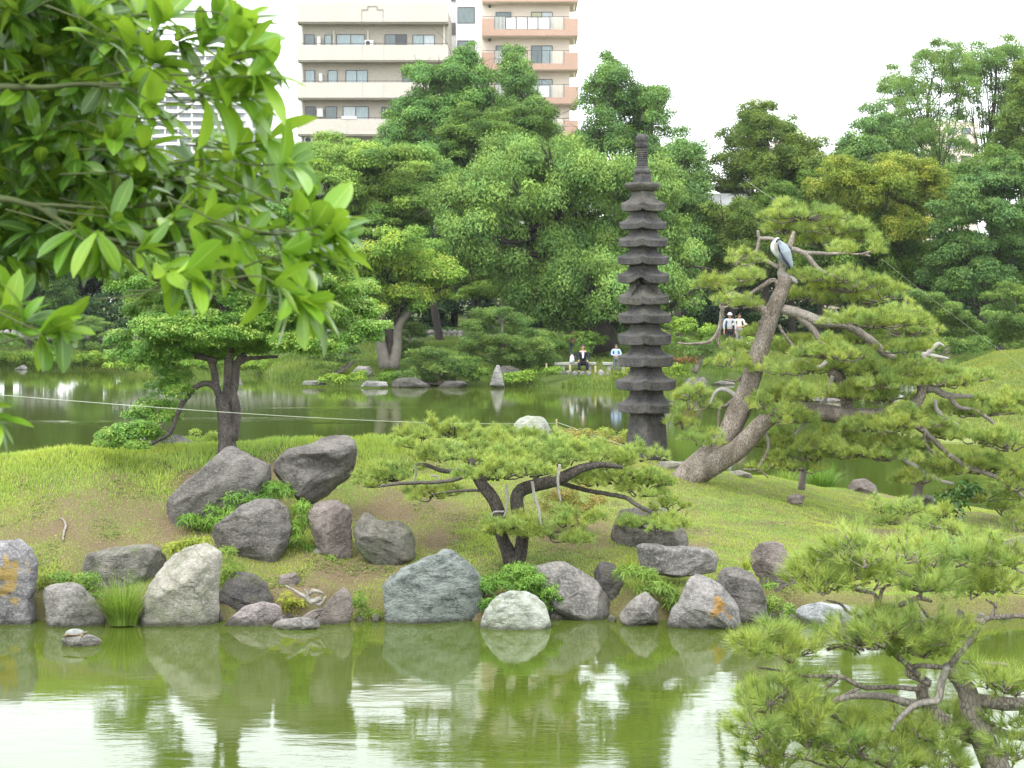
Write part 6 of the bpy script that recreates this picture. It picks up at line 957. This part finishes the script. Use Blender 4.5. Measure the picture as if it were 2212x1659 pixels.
# low buildings glimpsed between the trees
def house(label, x0, x1, ye, yr, d, wall, roof, name='house'):
    k = d/F; e, box, _ = bldg(name, label, d, 'house'); mb = MB(); box(mb, x0, x1, ye, 680, 0, 9); mb.build('wall', wall, e)
    X = lambda x: (x-CX)*k; Z = lambda y: H-(y-HOR)*k; xm = (x0+x1)/2; g = 6
    V = [(X(x0-g), d-.8, Z(ye+2)), (X(x1+g), d-.8, Z(ye+2)), (X(xm), d-.8, Z(yr)), (X(x0-g), d+9.8, Z(ye+2)), (X(x1+g), d+9.8, Z(ye+2)), (X(xm), d+9.8, Z(yr))]
    V += [(a, b, c-.25) for a, b, c in V]
    mk('roof', V, [np.array([(0, 3, 5, 2), (1, 2, 5, 4), (6, 8, 11, 9), (7, 10, 11, 8), (0, 2, 8, 6), (2, 1, 7, 8), (3, 9, 11, 5), (5, 11, 10, 4), (0, 6, 9, 3), (1, 4, 10, 7)])], roof, e)
    window(e, box, x0+10, x0+24, ye+10, ye+26, 0, (1,)); return e
M_RF = plain('grey_roof_tile', (.22, .22, .23), .7, .2, 4); M_RR = plain('red_brown_roof', (.32, .13, .10), .8, .15, 3)
house('white walled house with a grey gabled roof left of the olive tree', 1500, 1632, 418, 388, 152, M_WH, M_RF)
house('low cream house with a reddish roof behind the bright maple', 780, 850, 408, 385, 150, M_CR, M_RR)
house('brown roofed house behind the olive tree', 1775, 1815, 360, 340, 160, M_CR, M_RR)
for (l_, x0, x1, y0, d_) in [('pale apartment block behind the tall airy trees', 2036, 2112, 262, 210), ('cream building behind the right side of the olive tree', 1696, 1752, 292, 205)]:
    e, box, k = bldg('apartment_block', l_, d_); mb = MB(); box(mb, x0, x1, y0, 660, 0, 12); mb.build('wall', M_CR, e)
    for yy in range(y0+14, 440, 30): window(e, box, x0+12, x0+30, yy, yy+14, 0, (0,)); window(e, box, x0+42, min(x1-3, x0+60), yy, yy+14, 0, (1,))
# ---------------------------------------------------------------- people, bird, turtle, benches and small things
def cloth(name, c, rough=.8): return plain(name, c, rough, .08, 9)
SKIN = plain('skin', (.45, .26, .18), .5, .05)
def skinmesh(name, nodes, edges, mat, parent, sub=1):
    """nodes: name -> (x, y, z, radius)"""
    ks = list(nodes); me = bpy.data.meshes.new(name); me.from_pydata([nodes[k][:3] for k in ks], [(ks.index(a), ks.index(b)) for a, b in edges], [])
    o = bpy.data.objects.new(name, me); scene.collection.objects.link(o); me.materials.append(mat)
    m = o.modifiers.new('s', 'SKIN'); m.use_smooth_shade = True; m.branch_smoothing = .6
    for q, k_ in enumerate(ks): rr = nodes[k_][3]; me.skin_vertices[0].data[q].radius = (rr, rr) if np.isscalar(rr) else rr
    me.skin_vertices[0].data[0].use_root = True
    if sub: o.modifiers.new('u', 'SUBSURF').levels = sub; o.modifiers['u'].render_levels = sub
    o.parent = parent; return o
def hand(w, f, nodes, edges, root, s):
    """five fingers from wrist w towards direction f"""
    w = np.array(w); f = nrm(f); sd_ = nrm(np.cross(f, [0, -1, .2])); palm = w+f*.06
    nodes[root+'_palm'] = (*palm, (.036, .022)); edges.append((root, root+'_palm'))
    for q in range(5):
        o_ = (q-1.5)*.017 if q < 4 else -s*.045; L = (.065, .078, .072, .055, .05)[q]
        a = palm+f*(.025 if q < 4 else -.01)+sd_*o_; b = a+f*L*.55+np.array([0, .004, -.004]); c = b+f*L*.4+np.array([0, .012, -.012])
        for n_, p_ in (('a', a), ('b', b), ('c', c)): nodes[f'{root}_{q}{n_}'] = (*p_, .0085)
        edges += [(root+'_palm', f'{root}_{q}a'), (f'{root}_{q}a', f'{root}_{q}b'), (f'{root}_{q}b', f'{root}_{q}c')]
def ell(name, c, rad, mat, parent, n=14, cut=None, rot=0):
    th, ph = np.meshgrid(np.linspace(0, 2*math.pi, n, endpoint=False), np.linspace(-math.pi/2 if cut is None else cut, math.pi/2, n//2+1))
    V = np.stack([np.cos(ph)*np.cos(th)*rad[0], np.cos(ph)*np.sin(th)*rad[1], np.sin(ph)*rad[2]], -1).reshape(-1, 3)
    if rot: c_, s_ = math.cos(rot), math.sin(rot); V = np.stack([V[:, 0], V[:, 1]*c_-V[:, 2]*s_, V[:, 1]*s_+V[:, 2]*c_], -1)
    i = np.arange(n//2)[:, None]*n; j = np.arange(n)[None]; j2 = (j+1) % n
    o = mk(name, V, [np.stack([i+j, i+j2, i+n+j2, i+n+j], -1).reshape(-1, 4)], mat, None, True); o.location = c; o.parent = parent; return o
def person(x, y, d, label, s, pose, top, bottom, hair, extra=None, rotz=0, shoe=(.03, .03, .03), group=None):
    """local frame: facing -Y; feet at z=0; pose gives the joints"""
    B = P(x, y, d); e = empty('person', B, label, 'person', group); e.rotation_euler = (0, 0, rotz); e.scale = (s, s, s)
    J = pose; n = {}; ed = []
    hip, chest, neck, head = [np.array(J[k]) for k in ('hip', 'chest', 'neck', 'head')]
    n['hip'] = (*hip, (.145, .10)); n['waist'] = (*((hip+chest)/2), (.135, .10)); n['chest'] = (*chest, (.16, .11)); n['sh'] = (*(chest*.45+neck*.55), (.12, .09)); n['neck'] = (*neck, .055)
    fd = nrm(head-neck); fw = nrm(np.array(J.get('face', (0, -1, -.1)))); n['jaw'] = (*(head-fd*.06+fw*.015), (.062, .07)); n['head'] = (*(head+fd*.03), (.076, .088)); n['crown'] = (*(head+fd*.1), (.055, .065))
    ed += [('hip', 'waist'), ('waist', 'chest'), ('chest', 'sh'), ('sh', 'neck'), ('neck', 'jaw'), ('jaw', 'head'), ('head', 'crown')]
    for q, sg in (('l', -1), ('r', 1)):
        sh, el, wr = [np.array(J[q+k]) for k in ('s', 'e', 'w')]; kn, an = np.array(J[q+'k']), np.array(J[q+'a'])
        n[q+'s'] = (*sh, .052); n[q+'e'] = (*el, .04); n[q+'w'] = (*wr, (.03, .024)); ed += [('sh', q+'s'), (q+'s', q+'e'), (q+'e', q+'w')]
        hand(wr, J.get(q+'h', wr-el), n, ed, q+'w', sg)
        n[q+'hip'] = (hip[0]+sg*.09, hip[1], hip[2]-.05, .095); n[q+'k'] = (*kn, .06); n[q+'a'] = (*an, .042); n[q+'t'] = (an[0]+sg*.02, an[1]-.15, .03, (.04, .03)); ed += [('hip', q+'hip'), (q+'hip', q+'k'), (q+'k', q+'a'), (q+'a', q+'t')]
    body = skinmesh('body', n, ed, SKIN, e)
    g = {k: (*n[k][:3], (n[k][3][0]+.022, n[k][3][1]+.022) if not np.isscalar(n[k][3]) else n[k][3]+.02) for k in ('hip', 'waist', 'chest', 'sh', 'ls', 'le', 'rs', 're')}
    for q in 'lr': a, b = np.array(n[q+'e'][:3]), np.array(n[q+'w'][:3]); g[q+'c'] = (*(a+(b-a)*J.get('sleeve', .88)), .043)
    skinmesh('jacket' if J.get('jacket') else 'shirt', g, [('hip', 'waist'), ('waist', 'chest'), ('chest', 'sh'), ('sh', 'ls'), ('ls', 'le'), ('le', 'lc'), ('sh', 'rs'), ('rs', 're'), ('re', 'rc')], cloth('top_cloth', top), e)
    g = {'hip': (*hip, (.158, .118))}
    for q in 'lr':
        a, b = np.array(n[q+'k'][:3]), np.array(n[q+'a'][:3]); g[q+'hip'] = (*n[q+'hip'][:3], .112); g[q+'k'] = (*a, .082); g[q+'a'] = (*(a+(b-a)*J.get('trouser', .93)), .068)
    skinmesh('trousers', g, [('hip', 'lhip'), ('lhip', 'lk'), ('lk', 'la'), ('hip', 'rhip'), ('rhip', 'rk'), ('rk', 'ra')], cloth('trouser_cloth', bottom), e)
    for q in 'lr': a = n[q+'a']; ell('shoe', (a[0], a[1]-.07, .045), (.055, .14, .05), cloth('shoe', shoe), e, 10)
    hc = head+fd*.055-fw*.018; ell('hair', hc, (.09, .1, .095), cloth('hair', hair), e, 12, -.15, math.atan2(-fw[2]*.5, 1)*-1-.25)
    fc = head+fw*.082; ell('nose', fc+np.array([0, -.006, -.005]), (.013, .02, .02), SKIN, e, 8)
    for sg in (-1, 1): ell('eye', fc+np.array([sg*.03, .006, .025]), (.011, .007, .007), cloth('eye', (.04, .03, .03)), e, 8); ell('ear', head+np.array([sg*.082, .01, .01]), (.012, .022, .032), SKIN, e, 8)
    ell('mouth', fc+np.array([0, .004, -.045]), (.024, .007, .006), cloth('lips', (.3, .1, .08)), e, 8)
    if extra: extra(e, J)
    return e
SIT = dict(hip=(0, 0, .52), chest=(0, -.05, .90), neck=(0, -.07, 1.08), head=(0, -.11, 1.2), ls=(-.19, -.06, .98), rs=(.19, -.06, .98), le=(-.27, -.12, .72), re=(.27, -.12, .72), lw=(-.2, -.36, .58), rw=(.2, -.36, .58), lh=(0, -.3, -.6), rh=(0, -.3, -.6),
           lk=(-.18, -.42, .50), rk=(.18, -.42, .50), la=(-.19, -.40, .09), ra=(.19, -.40, .09), jacket=True, face=(0, -1, -.25))
STAND = dict(hip=(0, 0, .92), chest=(0, -.03, 1.28), neck=(0, -.05, 1.46), head=(0, -.12, 1.57), ls=(-.2, -.03, 1.38), rs=(.2, -.03, 1.38), le=(-.29, -.06, 1.12), re=(.29, -.06, 1.12), lw=(-.1, -.26, 1.03), rw=(.1, -.26, 1.03), lh=(1, -.1, 0), rh=(-1, -.1, 0),
             lk=(-.11, -.01, .5), rk=(.11, -.01, .5), la=(-.13, .02, .09), ra=(.13, .02, .09), face=(0, -1, -.6))
def lapels(e, J):
    V = np.array([(-.035, -.205, 1.02), (.035, -.205, 1.02), (.06, -.21, .92), (.028, -.19, .7), (-.028, -.19, .7), (-.06, -.21, .92)]); V2 = V+[0, .06, 0]
    o = mk('white_shirt', np.vstack([V, V2]), [np.array([range(6)]), np.array([[q, (q+1) % 6, 6+(q+1) % 6, 6+q] for q in range(6)])], cloth('white_shirt_cloth', (.6, .65, .75)), None); o.parent = e
person(1259, 806, 96.4, 'man in a dark suit and open white shirt sitting on the stone bench', 1.12, SIT, (.012, .014, .025), (.01, .011, .018), (.03, .027, .025), lapels)
person(1331, 806, 96.6, 'man in a light blue shirt and grey trousers standing with folded hands', .88, STAND, (.36, .48, .78), (.13, .14, .14), (.06, .055, .05))
person(1237, 775, 103, 'dark haired walker half hidden behind the clipped bush', .95, dict(STAND, face=(1, -.3, 0)), (.35, .16, .13), (.05, .05, .06), (.02, .02, .02))
def bag(e, J):
    o = ell('backpack', (-.26, .1, 1.2), (.14, .12, .24), cloth('blue_backpack_cloth', (.03, .10, .28)), e, 12)
def hat(c, brim=.15):
    def f(e, J):
        h = J['head']; ell('hat', (h[0], h[1]+.01, h[2]+.05), (.11, .12, .12), cloth('hat_cloth', c), e, 12, 0); ell('hat_brim', (h[0], h[1], h[2]+.055), (brim, brim, .012), cloth('hat_brim_cloth', c), e, 14)
    return f
def hb(e, J): hat((.62, .7, .85))(e, J); bag(e, J)
person(1576, 752, 90, 'walker in a pale blue hat, white shirt and black shorts carrying a backpack', 1.0, dict(STAND, face=(0, -1, 0), lw=(-.27, -.1, .85), rw=(.27, -.1, .85), lh=(0, 0, -1), rh=(0, 0, -1), trouser=.05), (.36, .37, .39), (.015, .015, .02), (.03, .03, .03), hb)
person(1597, 748, 92, 'second walker with bare arms behind the pine twigs', .95, dict(STAND, face=(0, -1, 0), sleeve=-.6), (.6, .52, .46), (.2, .19, .18), (.05, .03, .02))
person(1579, 782, 89, 'child in a white top and black shorts in front of the walker', .6, dict(STAND, face=(0, -1, 0), trouser=.2), (.6, .62, .62), (.02, .02, .03), (.12, .07, .04))
ell('x', (0, 0, 0), (.01, .01, .01), SKIN, None) if 0 else None
# dog like white blur: a white bag on the path beside the walkers
def bagmesh(name, label, x, y, d, w, h, col, cat='bag'):
    k = d/F; c = P(x, y, d); n = 14; th = np.linspace(0, 2*math.pi, n, endpoint=False); r = rs(int(x)); L = []
    for t_, ww in ((0, .8), (.1, 1), (.5, 1.05), (.8, .8), (1, .45)): L.append(np.stack([np.cos(th)*w*k*.5*ww, np.sin(th)*w*k*.3*ww, np.full(n, t_*h*k)], -1)*(1+.08*r.normal(size=(n, 1)))*[1, 1, 1])
    V = np.concatenate(L)+c; i = np.arange(4)[:, None]*n; j = np.arange(n)[None]; j2 = (j+1) % n
    e = empty(name, c, label, cat); mk('pouch', V, [np.stack([i+j, i+j2, i+n+j2, i+n+j], -1).reshape(-1, 4), np.array([range(4*n, 5*n)])], plain('bag_plastic', col, .4, .08, 8), e, True)
    for s in (-1, 1): m_ = MB(); tube(m_, [c+[s*w*k*.25, 0, h*k*.95], c+[s*w*k*.2, -.02, h*k*1.25], c+[s*w*k*.05, 0, h*k*1.0]], .008, 5, step=.05, rough=0); m_.build('handle', plain('bag_handle', col, .5, .05), e, True)
bagmesh('carrier_bag', 'white carrier bag standing on the stone bench beside the man in the suit', 1235.5, 783, 96.6, 10, 15, (.62, .66, .68))
bagmesh('carrier_bag', 'white bundle on the path right of the walkers', 1617, 752, 88, 20, 11, (.7, .68, .62))
M_ST = plain('bench_stone', (.30, .30, .26), .9, .15, 5, .4)
def bench(label, x0, x1, legs, d):
    k = d/F; e = empty('stone_bench', P((x0+x1)/2, 804, d), label, 'bench', 'stone benches on the far bank'); X = lambda x: (x-CX)*k; Z = lambda y: H-(y-HOR)*k
    m_ = MB(); m_.box(X(x0), X(x1), d-.28, d+.28, Z(789), Z(782.5)); o = m_.build('seat', M_ST, e); bv = o.modifiers.new('b', 'BEVEL'); bv.width = .03
    for x in legs: m_ = MB(); m_.box(X(x-4.5), X(x+4.5), d-.2, d+.2, Z(808), Z(789)); o = m_.build('leg', M_ST, e); o.modifiers.new('b', 'BEVEL').width = .02
bench('long stone bench with the man in the suit on it', 1197, 1288, (1216, 1273), 96.9); bench('second stone bench beside the standing man', 1301, 1356, (1315, 1346), 96.9)
M_STK = plain('fence_stake_wood', (.42, .33, .20), .85, .2, 10)
for q, (x, y0, y1, w, d, lab) in enumerate([(1231, 783+6, 804, 4.6, 95.2, 'short wooden stake under the bag on the bench'), (1286, 791, 807, 4.6, 95.2, 'short wooden stake right of the man in the suit'), (1180, 785, 797, 4, 96, 'short wooden stake left of the long bench'), (1462, 783, 800, 4, 95, 'wooden stake right of the pagoda on the far bank'), (1202, 905, 943, 3.4, 36.6, 'thin wooden stake standing behind the small pine holding the string')]):
    m_ = MB(); tubeD(m_, [(x, y1), (x+.4, (y0+y1)/2), (x+.2, y0)], [w*.5]*3, d, 8, q, .05); tag(m_.build('stake', M_STK, None, True), lab, 'stake', 'wooden stakes')
r = rs(5)
for q, (x, y, w, h) in enumerate([(1226, 806, 14, 6), (1242, 807, 14, 6), (1258, 808, 13, 7), (1272, 808, 12, 6), (1299, 808, 14, 10), (1312, 812, 10, 8), (1285, 815, 10, 5), (1211, 805, 12, 5)]):
    rock([(x-w/2, y), (x-w/3, y-h*.7), (x, y-h), (x+w/3, y-h*.75), (x+w/2, y), (x, y+h*.4)], 95, ('white' if q in (4, 6) else 'grey')+' edging stone, number %s from the left in the row below the benches' % ['two', 'three', 'four', 'five', 'seven', 'eight', 'six and lowest', 'one'][q], FR, .8, 80+q, 'edging_stone', 'edging stones below the benches')
# string and wires
M_STR = plain('pale_string', (.45, .48, .38), .6, .05)
def wire(label, a, b, sag, rad, pts=14):
    t_ = np.linspace(0, 1, pts)[:, None]; C = a*(1-t_)+b*t_; C[:, 2] -= (sag*4*t_*(1-t_))[:, 0]; m_ = MB(); tube(m_, C, rad, 5, step=.3, rough=0)
    tag(m_.build('string', M_STR, None, True), label, 'string')
wire('pale string stretched over the pond from the left edge to the thin stake', P(-900, 770, 11), P(1203, 914, 36.6), .14, .0032)
wire('string running from the thin stake down past the pagoda foot', P(1203, 912, 36.6), P(1560, 1028, 34), .03, .004)
wire('thin wire slanting down to the right over the mound', P(1905, 560, 36), P(2320, 870, 30), .05, .0011)
wire('thin wire leading up left from the pine top', P(1605, 385, 44), P(1750, 480, 35), .02, .002)
# heron
M_HG = plain('heron_grey_feathers', (.27, .31, .35), .7, .12, 30, .3); M_HW = plain('heron_white_feathers', (.42, .44, .42), .7, .08, 30); M_HB = plain('heron_black_feathers', (.035, .04, .06), .6, .2, 30); M_BK = plain('heron_bill', (.3, .27, .18), .5, .1)
hd = 34.4; hk = hd/F; e = empty('heron', P(1690, 574, hd), 'grey heron hunched on the broken top of the leaning pine', 'bird')
def loft(name, pts, mat, parent, d, n=12, flat=.9):
    """pts: (column,row,half width,depth offset m) along an axis in the picture plane"""
    C = np.array([P(p[0], p[1], d)+[0, p[3] if len(p) > 3 else 0, 0] for p in pts]); R = np.array([p[2] for p in pts])*d/F
    C, R = spline(C, R, .02); T_ = nrm(np.gradient(C, axis=0)); A = nrm(np.cross(T_, [0, 1., 0])); B_ = np.array([0, 1., 0]); th = np.linspace(0, 2*math.pi, n, endpoint=False)
    V = (C[:, None]+(A[:, None]*np.cos(th)[None, :, None]+B_[None, None]*np.sin(th)[None, :, None]*flat)*R[:, None, None]).reshape(-1, 3); m_ = len(C); i = np.arange(m_-1)[:, None]*n; j = np.arange(n)[None]; j2 = (j+1) % n
    V = np.vstack([V, C[:1], C[-1:]]); q0 = m_*n
    return mk(name, V, [np.stack([i+j, i+j2, i+n+j2, i+n+j], -1).reshape(-1, 4), np.array([(q0, (k+1) % n, k) for k in range(n)]+[(q0+1, (m_-1)*n+k, (m_-1)*n+(k+1) % n) for k in range(n)])], mat, parent, True)
loft('body', [(1680, 519, 5), (1681, 525, 10), (1684, 536, 15), (1690, 548, 16), (1697, 560, 12), (1704, 572, 6), (1708, 580, 1)], M_HG, e, hd)
loft('neck', [(1678, 520, 5, -.08), (1672, 528, 8, -.08), (1672, 538, 9, -.09), (1678, 549, 7, -.08), (1684, 557, 3, -.05)], M_HW, e, hd, flat=.5)
h_ = loft('head', [(1684, 518, 3, -.06), (1680, 518.5, 6, -.06), (1675, 522, 6, -.08), (1672, 528, 3.5, -.11)], M_HW, e, hd)
loft('bill', [(1672, 527, 2.6, -.13), (1673, 536, 1.8, -.15), (1675, 546, .4, -.15)], M_BK, h_, hd); loft('crown_stripe', [(1683, 516.5, 1.6, -.12), (1678, 518.5, 2.4, -.125), (1674.5, 524, 1.5, -.145)], M_HB, h_, hd); loft('throat_stripe', [(1678, 528, 1.6, -.16), (1680, 538, 2.6, -.16), (1683, 546, 1.4, -.14)], M_HB, e, hd)
loft('wing', [(1688, 524, 3, -.07), (1691, 534, 10, -.07), (1696, 546, 12, -.07), (1702, 560, 9, -.06), (1708, 572, 5, -.05), (1711, 579, 1, -.04)], M_HG, e, hd, flat=.7)
loft('flight_feathers', [(1684, 545, 1.4, -.17), (1689, 557, 3, -.16), (1697, 567, 3.2, -.13), (1704, 577, 2, -.08), (1706, 580, .5, -.06)], M_HB, e, hd, flat=.6)
for xx in (1686, 1691): m_ = MB(); tubeD(m_, [(xx, 556), (xx-1, 566), (xx-1, 572), (xx-4, 574)], [1.4, 1, .9, .7], hd-.02, 6, 1, 0); m_.build('leg', M_BK, e, True)
# turtle
M_TS = rockmat('turtle_shell', (.16, .16, .15), (.27, .28, .26), bump=.4, sc=3); M_TB = plain('turtle_skin', (.14, .12, .06), .6, .3, 30)
td = 23.6; tc = P(162, 1372, td); e = empty('turtle', tc, 'turtle with a grey domed shell basking on the little stone', 'turtle'); tk = td/F
ell('shell', tc+[0, 0, .02], (.125, .095, .062), M_TS, e, 20, -.1).matrix_parent_inverse = parent_inv(e)
ell('body', tc+[0, 0, .018], (.118, .088, .03), M_TB, e, 16).matrix_parent_inverse = parent_inv(e)
ell('shell_rim', tc+[0, 0, .018], (.132, .1, .012), plain('orange_shell_rim', (.30, .14, .04), .6, .2, 30), e, 20).matrix_parent_inverse = parent_inv(e)
m_ = MB(); tube(m_, [tc+[.10, -.02, .02], tc+[.14, -.03, .035], tc+[.165, -.035, .045]], [.022, .018, .02], 8, step=.01, rough=0); m_.build('head', M_TB, e, True)
for sx_, sy_ in ((-1, -1), (1, -1), (-1, 1), (1, 1)): m_ = MB(); tube(m_, [tc+[sx_*.08, sy_*.06, .015], tc+[sx_*.125, sy_*.095, .0]], [.02, .014], 6, step=.01, rough=0); m_.build('leg', M_TB, e, True)
# driftwood and a bleached stick
M_DW = barkmat('bleached_driftwood', (.26, .24, .20), (.45, .42, .36), 2); m_ = MB(); dd = 25.3
tubeD(m_, [(695, 1292), (672, 1300), (660, 1290), (648, 1284), (630, 1272), (616, 1264)], [6, 7, 5, 3.5, 2.4, 1.2], dd, 9, 3, .3, .01); tubeD(m_, [(668, 1285), (676, 1276), (690, 1278), (700, 1284)], [3, 5, 4, 2], dd, 9, 4, .35, .01); tubeD(m_, [(678, 1300), (690, 1306), (699, 1296), (704, 1288)], [3, 5, 4, 2], dd, 9, 6, .3); tubeD(m_, [(668, 1300), (664, 1282), (658, 1272)], [4, 3, 1.5], dd, 7, 5, .2, .01)
tag(m_.build('driftwood', M_DW, None, True), 'bleached knotty driftwood root lying beside the wedge shaped stone', 'driftwood')
m_ = MB()
zz = [(122, 1120), (136, 1124), (142, 1138), (138, 1152), (136, 1170)]; pts = []
for (x, y) in zz:
    dq = np.linspace(25.9, 29.5, 300); zq = isl_z(np.full(300, float(x)), dq); yy = HOR+(H-zq)*F/dq; dm = dq[np.argmin(np.abs(yy-y))]; pts.append(P(x, y, dm-.03)+[0, 0, .015])
tube(m_, pts, [.004, .010, .016, .016, .013], 7, step=.03, rough=.25); tag(m_.build('stick', M_DW, None, True), 'curved bleached stick lying on the grass at the left', 'stick')
haze()
print('FACES', NF[0])
